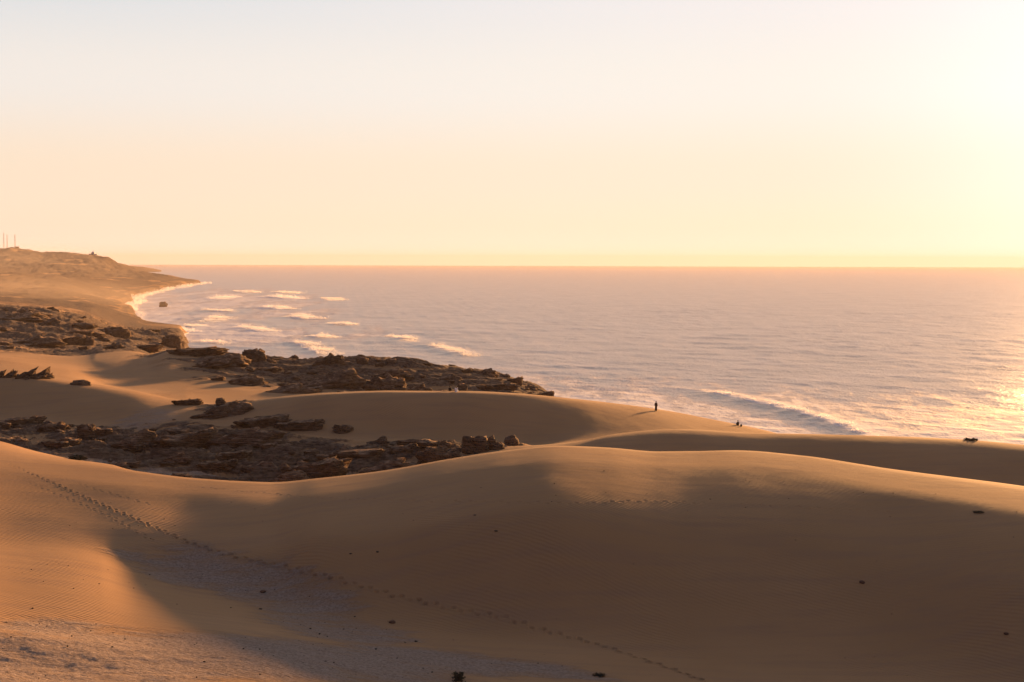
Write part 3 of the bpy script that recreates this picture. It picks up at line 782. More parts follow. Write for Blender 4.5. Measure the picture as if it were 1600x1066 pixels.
FARR, PLAT, HOL, HEAD = (285, 600), (285, 480), (160, 245), (480, 1100)
G_EDGE, G_HOL, G_PLAT = 'rock outcrops along the edge above the sea', 'rock outcrops in the hollow between the dunes', 'rock outcrops on the sandy plateau'
ROCKS = [
 # along the edge above the sea
 ('slab', 'long flat brown slab overhanging the cliff edge, beside the foam of the bay', 268, 342, 541, 554, PLAT, 0.5, G_EDGE),
 ('mound', 'low brown mound between the flat overhanging slab and the square jagged knob', 308, 385, 550, 571, PLAT, 0.6, G_EDGE),
 ('block', 'square jagged brown knob standing alone on the edge above the sea', 378, 413, 544, 565, PLAT, 0.8, G_EDGE),
 ('knob', 'tall lumpy brown knob, highest of the two at the start of the long rock ridge', 510, 537, 552, 567, PLAT, 0.8, G_EDGE),
 ('mound', 'low brown shoulder rock just before the tall lumpy knob on the rock ridge', 492, 514, 556, 566, PLAT, 0.8, G_EDGE),
 ('knob', 'small rounded brown knob on the skyline of the ridge below two white breakers', 557, 576, 557, 568, PLAT, 0.8, G_EDGE),
 ('knob', 'brown bump on the ridge skyline straight below the double white breaker', 604, 620, 559, 567, PLAT, 0.8, G_EDGE),
 ('mound', 'flat-backed dark rock on the ridge skyline where it starts to slope down', 746, 776, 574, 585, PLAT, 0.7, G_EDGE),
 ('slab', 'dark tilted ledge low on the sloping end of the rock ridge', 796, 816, 588, 600, PLAT, 0.7, G_EDGE),
 ('knob', 'small dark knob near the tip of the rock ridge above the water', 820, 838, 598, 609, PLAT, 0.8, G_EDGE),
 ('slab', 'last low dark rock at the very tip of the rock ridge beside the sea', 842, 864, 610, 621, PLAT, 0.8, G_EDGE),
 # on the plateau
 ('mound', 'broad dark mound of crusted rock in the middle of the plateau', 462, 578, 570, 605, PLAT, 0.5, G_PLAT),
 ('knob', 'peaked dark mound with a steep flank behind the long shaded dune crest', 577, 632, 588, 612, PLAT, 0.6, G_PLAT),
 ('mound', 'low dark mound next to the peaked one behind the dune crest', 636, 672, 597, 612, PLAT, 0.6, G_PLAT),
 ('knob', 'small brown rock lump just behind the person in white', 712, 730, 599, 611, PLAT, 0.8, G_PLAT),
 ('slab', 'thin dark ledge alone on the pale sand of the plateau', 331, 350, 587, 595, PLAT, 0.6, G_PLAT),
 ('mound', 'ragged dark outcrop on pale sand beside the thin ledge', 352, 415, 584, 602, PLAT, 0.5, G_PLAT),
 ('mound', 'ragged dark outcrop half sunk behind the start of the long dune crest', 414, 494, 597, 614, PLAT, 0.45, G_PLAT),
 ('slab', 'small brown shelf rock in the sand under the square jagged knob', 400, 436, 570, 579, PLAT, 0.6, G_PLAT),
 ('mound', 'brown crust hump on the ridge slope under the small rounded knob', 590, 640, 574, 588, PLAT, 0.5, G_PLAT),
 ('mound', 'brown crust hump on the ridge slope above the person in white', 676, 724, 580, 594, PLAT, 0.5, G_PLAT),
 ('slab', 'brown crust shelf near the sloping end of the ridge', 752, 800, 596, 609, PLAT, 0.5, G_PLAT),
 # left edge, far
 ('block', 'flat-topped square outcrop standing up from the dim sand near the cliffs', 160, 201, 511, 525, HEAD, 0.6, None),
 ('slab', 'dark top-heavy outcrop with an undercut base on a sandy mound', 92, 128, 522, 539, HEAD, 0.6, None),
 ('knob', 'upright dark stub of rock beside the top-heavy outcrop', 131, 146, 525, 539, HEAD, 0.8, None),
 ('mound', 'low dark rock hump in the sand between the upright stub and the flat dark shelf', 163, 192, 533, 544, HEAD, 0.6, None),
 ('slab', 'long low dark shelf of rock on the sand below the square outcrop', 195, 250, 534, 544, HEAD, 0.5, None),
 ('mound', 'crusted brown bank with a shaded foot at the edge of the frame', -10, 92, 522, 540, HEAD, 0.6, None),
 ('mound', 'dark crusted bank above the brown one at the edge of the frame', -20, 70, 486, 500, (600, 1100), 0.6, None),
 ('mound', 'dark scrubby hump of crust on the slope above the square outcrop', 100, 150, 499, 508, (600, 1100), 0.6, None),
 ('block', 'pale brown cliff block at the water side end of the plateau, misty', 255, 284, 522, 542, (700, 1000), 0.9, None),
 # on the near dunes at the left
 ('spiky', 'jagged dark rock with leaning spikes on the lit dune crest', 18, 74, 572, 592, (255, 420), 0.5, None),
 ('spiky', 'smaller spiky dark rock beside the jagged one on the lit dune crest', -8, 22, 577, 590, (255, 420), 0.6, None),
 ('boulder', 'low rounded dark rock alone on the falling dune crest', 110, 141, 593, 602, (255, 420), 0.6, None),
 ('slab', 'flat dark ledge where the two dune crests meet in a saddle', 274, 314, 621, 633, (215, 300), 0.5, None),
 ('mound', 'ragged dark outcrop spilling down from the saddle between the dune crests', 306, 398, 624, 651, (205, 300), 0.45, None),
 ('block', 'upright dark stub on top of the ragged outcrop in the saddle', 338, 352, 622, 634, (205, 300), 0.9, None),
 # in the hollow
 ('slab', 'long dark ledge at the frame edge under the shaded dune', -8, 62, 648, 663, HOL, 0.4, G_HOL),
 ('knob', 'dark humped rock second from the frame edge in the row under the shaded dune', 60, 108, 655, 673, HOL, 0.6, G_HOL),
 ('block', 'dark upright block standing in the row under the shaded dune', 122, 148, 664, 686, HOL, 0.8, G_HOL),
 ('mound', 'dark jagged outcrop, widest of the row under the shaded dune', 176, 246, 668, 697, HOL, 0.5, G_HOL),
 ('slab', 'dark shelf with an undercut lip right of the widest outcrop of the row', 250, 332, 670, 700, HOL, 0.5, G_HOL),
 ('mound', 'big dark crusted outcrop in the middle of the hollow', 328, 452, 667, 696, HOL, 0.4, G_HOL),
 ('slab', 'pointed dark slab along the top of the rocks against the shaded sand', 376, 446, 648, 668, HOL, 0.45, G_HOL),
 ('slab', 'dark tilted slab at the upper end of the rocks against the shaded sand', 438, 501, 655, 672, HOL, 0.45, G_HOL),
 ('knob', 'small dark cap rock on the shaded sand slope above the hollow', 522, 550, 664, 676, HOL, 0.6, G_HOL),
 ('mound', 'dark stepped ledge with a steep end below the small cap rock', 558, 614, 672, 694, HOL, 0.5, G_HOL),
 ('mound', 'low dark rock lump between the stepped ledge and the fractured block', 668, 704, 684, 695, HOL, 0.6, G_HOL),
 ('boulder', 'round dark boulder on the sand at the end of the hollow', 787, 811, 680, 696, HOL, 0.9, G_HOL),
 ('knob', 'pointed dark rock beside the lit front dune, below the fractured block', 652, 712, 698, 723, HOL, 0.5, G_HOL),
 ('mound', 'dark rock hump against the lit front dune under the stepped ledge', 568, 656, 716, 740, HOL, 0.5, G_HOL),
 ('slab', 'dark wedge with a straight slanting face above the dip of the front dune', 452, 534, 712, 752, HOL, 0.5, G_HOL),
 ('mound', 'darkest rough hump at the bottom of the hollow by the dip of the dune', 422, 482, 735, 757, HOL, 0.5, G_HOL),
 ('mound', 'low dark oval rock on pale sand at the near side of the hollow', 254, 302, 709, 723, HOL, 0.5, G_HOL),
 ('mound', 'dark ridged rock between the low oval rock and the slanting wedge', 378, 440, 710, 732, HOL, 0.5, G_HOL),
 ('slab', 'thin dark ledge on pale sand beside the low oval rock', 310, 352, 718, 731, HOL, 0.5, G_HOL),
 ('slab', 'dark ledge of crust below the big crusted outcrop', 342, 392, 706, 721, HOL, 0.5, G_HOL),
 ('slab', 'long thin dark bed of rock across the middle of the hollow', 500, 590, 696, 712, HOL, 0.35, G_HOL),
 ('mound', 'dark crust hump between the long thin bed and the fractured block', 600, 660, 690, 704, HOL, 0.45, G_HOL),
 ('slab', 'small low dark rock on pale sand just over the lit dune, at its left end', 190, 216, 722, 731, HOL, 0.6, G_HOL),
]
SHORT = {'long flat brown slab': 'flat overhanging cliff-edge slab', 'low brown mound between': 'low mound by the overhanging slab', 'square jagged brown knob': 'square jagged knob', 'tall lumpy': 'tall lumpy knob',
         'low brown shoulder': 'shoulder rock by the tall knob', 'small rounded': 'small rounded skyline knob', 'brown bump': 'bump below the double breaker', 'flat-backed': 'flat-backed skyline rock', 'dark tilted ledge': 'tilted ledge near the ridge end',
         'small dark knob near': 'knob near the ridge tip', 'last low': 'last rock at the ridge tip', 'broad dark mound': 'broad plateau mound', 'peaked': 'peaked dark mound', 'low dark mound next': 'low mound next to the peaked one',
         'small brown rock lump': 'lump behind the person in white', 'thin dark ledge alone': 'thin ledge on the plateau sand', 'ragged dark outcrop on': 'ragged plateau outcrop', 'ragged dark outcrop half': 'half sunk ragged outcrop',
         'small brown shelf': 'shelf under the jagged knob', 'brown crust hump on the ridge slope under': 'crust hump under the rounded knob', 'brown crust hump on the ridge slope above': 'crust hump above the person in white', 'brown crust shelf': 'crust shelf near the ridge end',
         'flat-topped': 'flat-topped square outcrop', 'dark top-heavy': 'top-heavy outcrop', 'upright dark stub of': 'upright stub by the top-heavy outcrop', 'low dark rock hump': 'low hump below the upright stub', 'long low dark shelf': 'long low shelf on the sand',
         'crusted brown bank': 'brown bank at the frame edge', 'dark crusted bank': 'dark upper bank at the frame edge', 'dark scrubby': 'scrubby crust hump', 'pale brown cliff': 'misty cliff block',
         'long dark ledge at': 'long ledge at the frame edge', 'dark humped': 'humped rock of the row', 'dark upright block': 'upright block of the row', 'dark jagged outcrop, widest': 'widest outcrop of the row', 'dark shelf with': 'shelf with the undercut lip',
         'big dark crusted': 'big crusted outcrop', 'pointed dark slab': 'pointed slab by the shaded sand', 'dark tilted slab': 'tilted slab by the shaded sand', 'small dark cap': 'small cap rock', 'dark stepped': 'stepped ledge', 'low dark rock lump': 'low lump by the fractured block',
         'round dark': 'round boulder', 'pointed dark rock': 'pointed rock by the front dune', 'dark rock hump against': 'hump against the front dune', 'dark wedge': 'slanting wedge', 'darkest': 'darkest hump by the dune dip', 'low dark oval': 'low oval rock',
         'dark ridged': 'ridged rock', 'thin dark ledge on pale': 'thin ledge by the oval rock', 'dark ledge of crust': 'ledge below the big outcrop', 'long thin dark bed': 'long thin bed', 'dark crust hump between': 'crust hump by the long bed', 'small low dark': 'small low rock by the lit strip'}
NAMED = []
for (st, lab, x0, x1, y0, y1, rg, dp, gp) in ROCKS:
    if 'right of' in lab: lab = lab.replace('right of', 'beside')
    if 'at its left end' in lab: lab = 'small low dark rock on pale sand near the lit strip of dune'
    o = put_rock('rock', st, lab, x0, x1, y0, y1, rg, dp, gp, sub=4 if (x1 - x0) > 24 else 3)
    for k, v in SHORT.items():
        if lab.startswith(k): NAMED.append((o.location.x, o.location.y, v)); break

# the fractured block at the end of the hollow: one outcrop split into pieces
X, D, zz = hit(752, 706, *HOL)
fb = bpy.data.objects.new('fractured_outcrop', None); COL.objects.link(fb); fb.location = (X, D, zz)
fb['label'] = 'pale brown outcrop split into blocks, beside the round boulder'; fb['category'] = 'rock'; fb['group'] = G_HOL
for i, (x0, x1, y0, y1) in enumerate([(722, 742, 680, 700), (738, 764, 680, 704), (762, 774, 679, 698), (768, 788, 690, 708), (735, 752, 696, 708)]):
    w, h = (x1 - x0) / FPX * D, (y1 - y0) / FPX * D
    o = link('block', rock_mesh('block', 'block', 500 + i, w, w * 0.9, h, sub=3), fb)
    o.location = (((x0 + x1) / 2 - 752) / FPX * D, 0.4 - 0.25 * (i == 4), (706 - y1) / FPX * D - 0.1)

# rock stack in the bay
xs, Ds = at(255, 480.5, 1558).x, 1558
st = link('sea_stack', rock_mesh('sea_stack', 'block', 77, 7.6, 7.0, 6.8), label='squat square rock stack standing in the surf of the bay', category='sea stack')
st.location = (xs, Ds, -0.6)

# many low crumbling rocks between the named ones: repeats of a few shapes
def repeats(kind, label, group, zone, rng_, n, sizes, seed, style='mound', flat=0.45):
    r = random.Random(seed)
    protos = [rock_mesh(kind, style if i % 2 else 'slab', seed * 10 + i, 1.0, 0.75, flat, sub=3) for i in range(4)]
    pts = []
    while len(pts) < n:
        px, py = r.uniform(zone[0], zone[1]), r.uniform(zone[2], zone[3])
        pts.append((px, py))
    first = None
    for (X, D, zz) in hits(pts, *rng_):
        m, amp, hd = rock_field(np.array([X]), np.array([D]))
        if m[0] < 0.25 or D > rng_[1] - 2: continue
        sz = r.uniform(*sizes) * r.choice((0.6, 1, 1, 1.5))
        k = r.randrange(4)
        nx, ny, nm = min(NAMED, key=lambda q: (q[0] - X) ** 2 + ((q[1] - D) * 0.6) ** 2)
        dx, dy = X - nx, (D - ny) * 0.6
        where = ('behind' if dy > 0 else 'in front of') if abs(dy) > abs(dx) else ('seaward of' if dx > 0 else 'landward of')
        size = 'small' if sz < sizes[0] + 0.45 * (sizes[1] - sizes[0]) else 'larger'
        form = 'lumpy' if k % 2 else 'flat'
        o = link(kind, protos[k], label='%s %s brown rock %s the %s' % (size, form, where, nm), category='rock', group=group)
        SMALL.append(o)
        o.location = (X, D, zz - 0.06 * sz); o.scale = (sz, sz * r.uniform(0.8, 1.3), sz * r.uniform(0.45, 0.95))
        o.rotation_euler.z = r.uniform(-0.5, 0.5) + (math.pi if r.random() < 0.4 else 0)
SMALL = []
repeats('rock', 'small crumbling brown rock among the larger outcrops of the hollow', 'small rocks in the hollow between the dunes', (0, 780, 655, 752), (165, 240), 80, (0.8, 2.2), 31)
repeats('rock', 'small crumbling brown rock on the ridge between plateau and sea', 'small rocks on the ridge by the sea', (330, 850, 560, 615), (290, 480), 80, (1.2, 3.0), 32)
repeats('rock', 'small dark rock on the crusted slope below the headland', 'small rocks on the crusted far slope', (0, 260, 478, 548), (480, 1000), 50, (2.0, 5.5), 33)

by_label = {}
for o in SMALL: by_label.setdefault(o['label'], []).append(o)
for lab, same in by_label.items():
    if len(same) == 1: continue
    same.sort(key=lambda q: q.location.y)
    words = {2: ('nearer', 'farther'), 3: ('nearer', 'middle', 'farther')}.get(len(same))
    if words is None: continue
    for o, w in zip(same, words):
        o['label'] = lab.replace('brown rock', 'rock, the %s %s,' % (w, 'of two' if len(same) == 2 else 'of three'))

for o in SMALL:
    for w in ('brown ', 'flat ', 'lumpy ', 'larger ', 'small '):
        if len(o['label'].split()) > 16: o['label'] = o['label'].replace(w, '', 1)

# ------------------------------------------------------------------ people
def skin_mesh(name, joints, edges, mat, sub=2):
    """one continuous body grown round a skeleton of (position, radius) joints"""
    me = bpy.data.meshes.new(name + '_skeleton')
    me.from_pydata([j[0] for j in joints], edges, [])
    o = bpy.data.objects.new(name + '_skeleton', me); COL.objects.link(o)
    md = o.modifiers.new('skin', 'SKIN'); md.use_smooth_shade = True
    for v, j in zip(me.skin_vertices[0].data, joints):
        rr = j[1] if isinstance(j[1], tuple) else (j[1], j[1])
        v.radius = rr
    me.skin_vertices[0].data[0].use_root = True
    sb = o.modifiers.new('sub', 'SUBSURF'); sb.levels = sub; sb.render_levels = sub
    dg = bpy.context.evaluated_depsgraph_get()
    out = bpy.data.meshes.new_from_object(o.evaluated_get(dg))
    out.name = name
    bpy.data.objects.remove(o); bpy.data.meshes.remove(me)
    out.materials.clear(); out.materials.append(mat)
    for p in out.polygons: p.use_smooth = True
    return out

def loft(name, rings, mat, n=14):
    V, F = [], []
    for (cx, cy, cz, rx, ry) in rings:
        for k in range(n):
            a = 2 * math.pi * k / n
            V.append((cx + rx * math.cos(a), cy + ry * math.sin(a), cz))
    for i in range(len(rings) - 1):
        for k in range(n):
            F.append((i * n + k, i * n + (k + 1) % n, (i + 1) * n + (k + 1) % n, (i + 1) * n + k))
    return mesh_from(name, V, F, mat)

M_SKIN = plain('skin', (0.20, 0.11, 0.07), (0.25, 0.14, 0.09), 8, 0.6)
M_HAIR = plain('dark_hair', (0.012, 0.009, 0.008), (0.02, 0.015, 0.012), 12, 0.6)
M_ROBE = plain('dark_brown_cloth', (0.045, 0.022, 0.018), (0.065, 0.03, 0.024), 5, 0.9)
M_DARK = plain('black_cloth', (0.012, 0.011, 0.012), (0.022, 0.02, 0.02), 5, 0.9)
M_WHITE = plain('white_cloth', (0.72, 0.70, 0.68), (0.80, 0.78, 0.76), 5, 0.9)

def head_parts(parent, hx, hy, hz, hood=False):
    V, F = ico(3)
    P = V * np.array([0.078, 0.098, 0.118]) * (1 + 0.03 * (V[:, 2:3] < -0.4))
    nose = np.exp(-((V[:, 0] / 0.16) ** 2 + ((V[:, 2] + 0.05) / 0.22) ** 2)) * (V[:, 1] < -0.5)
    P[:, 1] -= 0.022 * nose
    eye = np.exp(-(((np.abs(V[:, 0]) - 0.38) / 0.16) ** 2 + ((V[:, 2] - 0.08) / 0.12) ** 2)) * (V[:, 1] < -0.4)
    P[:, 1] += 0.008 * eye
    return P + np.array([hx, hy, hz]), F

def standing_person(loc, facing):
    root = bpy.data.objects.new('person', None); COL.objects.link(root)
    root.location = loc; root.rotation_euler.z = facing
    J = [((0, 0, 0.95), (0.15, 0.11)), ((0, 0, 1.15), (0.14, 0.10)), ((0, 0, 1.38), (0.16, 0.10)), ((0, -0.01, 1.50), 0.055), ((0, -0.02, 1.57), 0.06),
         ((0.18, 0, 1.40), 0.055), ((0.23, 0.02, 1.14), 0.045), ((0.20, -0.06, 0.90), 0.035), ((0.19, -0.08, 0.80), 0.035),
         ((-0.18, 0, 1.40), 0.055), ((-0.23, 0.02, 1.14), 0.045), ((-0.20, -0.06, 0.90), 0.035), ((-0.19, -0.08, 0.80), 0.035),
         ((0.09, 0, 0.84), 0.09), ((0.10, 0.03, 0.48), 0.06), ((0.10, 0.06, 0.08), 0.045), ((0.11, -0.10, 0.03), 0.04),
         ((-0.09, 0, 0.84), 0.09), ((-0.10, -0.08, 0.48), 0.06), ((-0.10, -0.02, 0.08), 0.045), ((-0.11, -0.18, 0.03), 0.04)]
    E = [(0, 1), (1, 2), (2, 3), (3, 4), (2, 5), (5, 6), (6, 7), (7, 8), (2, 9), (9, 10), (10, 11), (11, 12), (0, 13), (13, 14), (14, 15), (15, 16), (0, 17), (17, 18), (18, 19), (19, 20)]
    link('body', skin_mesh('body', J, E, M_SKIN), root)
    P, F = head_parts(root, 0, -0.03, 1.66)
    link('head', mesh_from('head', P, F, M_SKIN), root)
    V, F2 = ico(3)
    H = V * np.array([0.092, 0.108, 0.122]); H[:, 1] = np.maximum(H[:, 1], -0.035); H[:, 2] = np.where(V[:, 1] > 0.2, np.minimum(H[:, 2], 0.122) - 0.05 * (V[:, 2] < 0), np.maximum(H[:, 2], -0.01))
    link('hair', mesh_from('hair', H + np.array([0, -0.01, 1.685]), F2, M_HAIR), root)
    robe = loft('robe', [(0, 0.00, 0.10, 0.235, 0.20), (0, 0.0, 0.35, 0.215, 0.185), (0, 0.0, 0.70, 0.205, 0.175), (0, 0, 0.98, 0.19, 0.15), (0, 0, 1.20, 0.20, 0.145), (0, 0, 1.36, 0.225, 0.135), (0, 0, 1.45, 0.19, 0.11), (0, -0.01, 1.51, 0.085, 0.08)], M_ROBE, 20)
    link('robe', robe, root)
    for sx in (1, -1):
        sl = skin_mesh('sleeve', [((0.17 * sx, 0, 1.40), 0.08), ((0.235 * sx, 0.02, 1.14), 0.075), ((0.21 * sx, -0.06, 0.92), 0.075)], [(0, 1), (1, 2)], M_ROBE, 1)
        link('sleeve', sl, root)
    return root

def seated_person(loc, facing, cloth, lift=False, legs=None):
    root = bpy.data.objects.new('person', None); COL.objects.link(root)
    root.location = loc; root.rotation_euler.z = facing
    legs = legs or cloth
    arm = [((0.19, -0.02, 0.60), 0.055), ((0.27, -0.12, 0.62), 0.048), ((0.12, -0.22, 0.78), 0.036), ((0.08, -0.22, 0.83), 0.034)] if lift else \
          [((0.19, -0.02, 0.58), 0.055), ((0.25, -0.14, 0.36), 0.048), ((0.14, -0.36, 0.42), 0.036), ((0.08, -0.40, 0.42), 0.034)]
    J = [((0, 0, 0.13), (0.17, 0.14)), ((0, 0.02, 0.34), (0.15, 0.11)), ((0, -0.02, 0.57), (0.17, 0.10)), ((0, -0.04, 0.69), 0.055), ((0, -0.06, 0.75), 0.055)]
    E = [(0, 1), (1, 2), (2, 3), (3, 4)]
    for sx in (1, -1):
        i = len(J)
        J += [((p[0] * sx, p[1], p[2]), rr) for p, rr in arm]; E += [(2, i), (i, i + 1), (i + 1, i + 2), (i + 2, i + 3)]
        i = len(J)
        J += [((0.11 * sx, -0.10, 0.13), 0.09), ((0.14 * sx, -0.40, 0.40), 0.065), ((0.13 * sx, -0.62, 0.08), 0.045), ((0.13 * sx, -0.76, 0.035), 0.04)]
        E += [(0, i), (i, i + 1), (i + 1, i + 2), (i + 2, i + 3)]
    link('body', skin_mesh('body', J, E, M_SKIN), root)
    P, F = head_parts(root, 0, -0.07, 0.85)
    link('head', mesh_from('head', P, F, M_SKIN), root)
    V, F2 = ico(3)
    H = V * np.array([0.092, 0.108, 0.122]); H[:, 1] = np.maximum(H[:, 1], -0.035); H[:, 2] = np.where(V[:, 1] > 0.2, H[:, 2], np.maximum(H[:, 2], -0.01))
    link('hair', mesh_from('hair', H + np.array([0, -0.05, 0.875]), F2, M_HAIR), root)
    link('shirt', loft('shirt', [(0, 0, 0.02, 0.22, 0.19), (0, 0.01, 0.22, 0.20, 0.165), (0, 0.01, 0.42, 0.20, 0.15), (0, -0.02, 0.57, 0.225, 0.135), (0, -0.03, 0.65, 0.17, 0.11), (0, -0.04, 0.70, 0.08, 0.08)], cloth, 18), root)
    for sx in (1, -1):
        pts = [((p[0] * sx, p[1], p[2]), rr + 0.022) for p, rr in arm[:3]]
        link('sleeve', skin_mesh('sleeve', pts, [(0, 1), (1, 2)], cloth, 1), root)
        pts = [((0.11 * sx, -0.08, 0.13), 0.105), ((0.14 * sx, -0.40, 0.40), 0.085), ((0.13 * sx, -0.62, 0.10), 0.065)]
        link('trouser_leg', skin_mesh('trouser_leg', pts, [(0, 1), (1, 2)], legs, 1), root)
    return root

def crest_hit(px, py, lo, hi, back=0.0):
    """a point on the ground near the skyline of a dune, a little beyond it if asked"""
    X, D, zz = hit(px, py, lo, hi)
    Y = D + back
    return (X / D * Y, Y, ground(X / D * Y, Y))

def label(o, lab, cat, group=None):
    o['label'] = lab; o['category'] = cat
    if group: o['group'] = group
    return o

p = crest_hit(1025, 642.5, 215, 262)
label(standing_person((p[0], p[1], p[2] - 0.03), R(150)), 'person in a long dark brown robe standing on the dune crest against the sea', 'person')
p = crest_hit(1153, 666.0, 215, 262, 1.2)
label(seated_person((p[0], p[1], p[2] - 0.05), R(185), M_DARK), 'person in black sitting hunched on the falling dune slope above the breaking wave', 'person')
p = crest_hit(1158, 667.5, 215, 262, 0.8)
bag = bpy.data.objects.new('bag', None); COL.objects.link(bag); bag.location = p
V, F = ico(3); B = np.sign(V) * np.abs(V) ** 0.8 * np.array([0.17, 0.13, 0.21]) * (1 + 0.08 * perlin(V[:, 0] * 2, V[:, 2] * 2 + V[:, 1], 3))[:, None]
link('pouch', mesh_from('pouch', B + np.array([0, 0, 0.2]), F, M_DARK), bag)
link('strap', skin_mesh('strap', [((-0.08, 0.0, 0.38), 0.018), ((-0.05, 0, 0.47), 0.018), ((0.05, 0, 0.47), 0.018), ((0.08, 0, 0.38), 0.018)], [(0, 1), (1, 2), (2, 3)], M_DARK, 1), bag)
label(bag, 'small black bag on the sand beside the hunched person in black', 'bag')
p = crest_hit(712.5, 613.4, 215, 250, 1.0)
label(seated_person((p[0], p[1], p[2] - 0.08), R(160), M_WHITE, lift=True), 'person in a white top sitting just behind the long dune crest with arms raised', 'person')
p = crest_hit(703, 613.4, 215, 250, 3.6)
label(seated_person((p[0], p[1], p[2] - 0.10), R(170), M_DARK), 'person sitting low behind the dune crest, only dark hair showing, beside the white top', 'person')

# ------------------------------------------------------------------ headland masts and buildings
M_MAST = plain('painted_steel', (0.30, 0.16, 0.12), (0.36, 0.22, 0.18), 0.3, 0.6)
M_WALL = plain('whitewashed_wall', (0.66, 0.62, 0.57), (0.74, 0.71, 0.66), 0.4, 0.9)
M_CONC = plain('weathered_concrete', (0.22, 0.18, 0.15), (0.28, 0.23, 0.19), 0.3, 0.9)
def bars(name, segs, mat, parent, n=5):
    V, F = [], []
    for (a, b, r0, r1) in segs:
        a, b = Vector(a), Vector(b); d = (b - a).normalized()
        u = d.cross(Vector((0.3, 0.9, 0.1))).normalized(); v = d.cross(u)
        i = len(V)
        for c, rr in ((a, r0), (b, r1)):
            for k in range(n):
                t = 2 * math.pi * k / n
                V.append(tuple(c + u * (rr * math.cos(t)) + v * (rr * math.sin(t))))
        for k in range(n): F.append((i + k, i + (k + 1) % n, i + n + (k + 1) % n, i + n + k))
    return link(name, mesh_from(name, V, F, mat, smooth_shade=False), parent)

def mast(px, ytop, D, half, lab, drums):
    X = (px - 800) / FPX * D
    zg = ground(X, D) - 0.5
    H = at(px, ytop, D).z - zg
    root = bpy.data.objects.new('radio_mast', None); COL.objects.link(root); root.location = (X, D, zg)
    top = half * 0.45
    cs = [(-1, -1), (1, -1), (1, 1), (-1, 1)]
    for (a, b) in cs:
        bars('leg', [((a * half, b * half, 0), (a * top, b * top, H * 0.9), 0.16, 0.12)], M_MAST, root)
    seg = []
    n = 11
    for k in range(n):
        z0, z1 = H * 0.9 * k / n, H * 0.9 * (k + 1) / n
        h0, h1 = half + (top - half) * k / n, half + (top - half) * (k + 1) / n
        for i in range(4):
            (a, b), (c, d) = cs[i], cs[(i + 1) % 4]
            seg.append(((a * h0, b * h0, z0), (c * h1, d * h1, z1), 0.07, 0.07)); seg.append(((a * h1, b * h1, z1), (c * h1, d * h1, z1), 0.07, 0.07))
    bars('bracing', seg, M_MAST, root)
    bars('antenna', [((0, 0, H * 0.88), (0, 0, H), 0.16, 0.10)], M_MAST, root)
    for (f, sgn) in drums:
        bars('drum_antenna', [((sgn * half * 0.8, -0.5, H * f), (sgn * half * 0.8, 0.5, H * f), 0.9, 0.9)], M_MAST, root, 12)
    label(root, lab, 'radio mast', 'radio masts on the headland')
mast(7.2, 361.5, 3290, 0.85, 'tallest and thinnest radio mast on the headland summit, nearest the frame edge', [(0.8, 1)])
mast(12.4, 365.5, 3290, 0.80, 'slim middle radio mast of the three on the headland summit', [(0.93, -1)])
mast(24.6, 365.0, 3290, 1.5, 'thickest radio mast on the headland summit, standing apart from the other two', [(0.93, 1), (0.8, -1), (0.6, 1)])

def block(name, c, size, mat, parent):
    x, y, z = c; w, d, h = size
    return link(name, box_mesh(name, (x - w / 2, y - d / 2, z), (x + w / 2, y + d / 2, z + h), mat), parent)
def building(px, D, lab, cat, parts, sink=1.0):
    X = (px - 800) / FPX * D
    root = bpy.data.objects.new(cat.replace(' ', '_'), None); COL.objects.link(root); root.location = (X, D, ground(X, D) - sink)
    for (nm, c, size, mat) in parts:
        if nm == 'dome':
            V, F = ico(3); V = V * np.array(size) + np.array(c)
            link('dome', mesh_from('dome', V, F, mat), root)
        else: block(nm, c, size, mat, root)
    return label(root, lab, cat)
M_GLASS = plain('dark_opening', (0.03, 0.025, 0.02), (0.04, 0.03, 0.03), 1, 0.3)
building(146.2, 3290, 'small domed white shrine building on the shoulder of the headland', 'shrine', [
    ('wall', (0, 0, 0), (7, 7, 6.2), M_WALL), ('dome', (0, 0, 6.2), (3.0, 3.0, 2.6), M_WALL), ('finial', (0, 0, 8.7), (0.35, 0.35, 1.6), M_WALL),
    ('side_wing', (-6.4, 1, 0), (5.8, 6, 3.6), M_WALL), ('side_wing', (6.2, 1, 0), (5.4, 6, 3.2), M_WALL),
    ('door', (0, -3.52, 0), (1.3, 0.12, 4.2), M_GLASS), ('window', (2.3, -3.52, 3.4), (0.8, 0.12, 1.0), M_GLASS), ('window', (-2.3, -3.52, 3.4), (0.8, 0.12, 1.0), M_GLASS)])
building(28, 3290, 'low flat-roofed building at the foot of the thickest mast', 'building', [
    ('wall', (0, 0, 0), (8, 6, 3.4), M_CONC), ('roof', (0, 0, 3.4), (8.6, 6.6, 0.4), M_CONC), ('door', (-1.5, -3.03, 0), (1.2, 0.1, 2.4), M_GLASS), ('window', (1.8, -3.03, 1.4), (1.4, 0.1, 1.0), M_GLASS)])
building(4, 3290, 'low flat-roofed building at the foot of the two thin masts', 'building', [
    ('wall', (0, 0, 0), (7, 6, 3.0), M_CONC), ('roof', (0, 0, 3.0), (7.6, 6.6, 0.4), M_CONC), ('door', (1.5, -3.03, 0), (1.2, 0.1, 2.4), M_GLASS)])

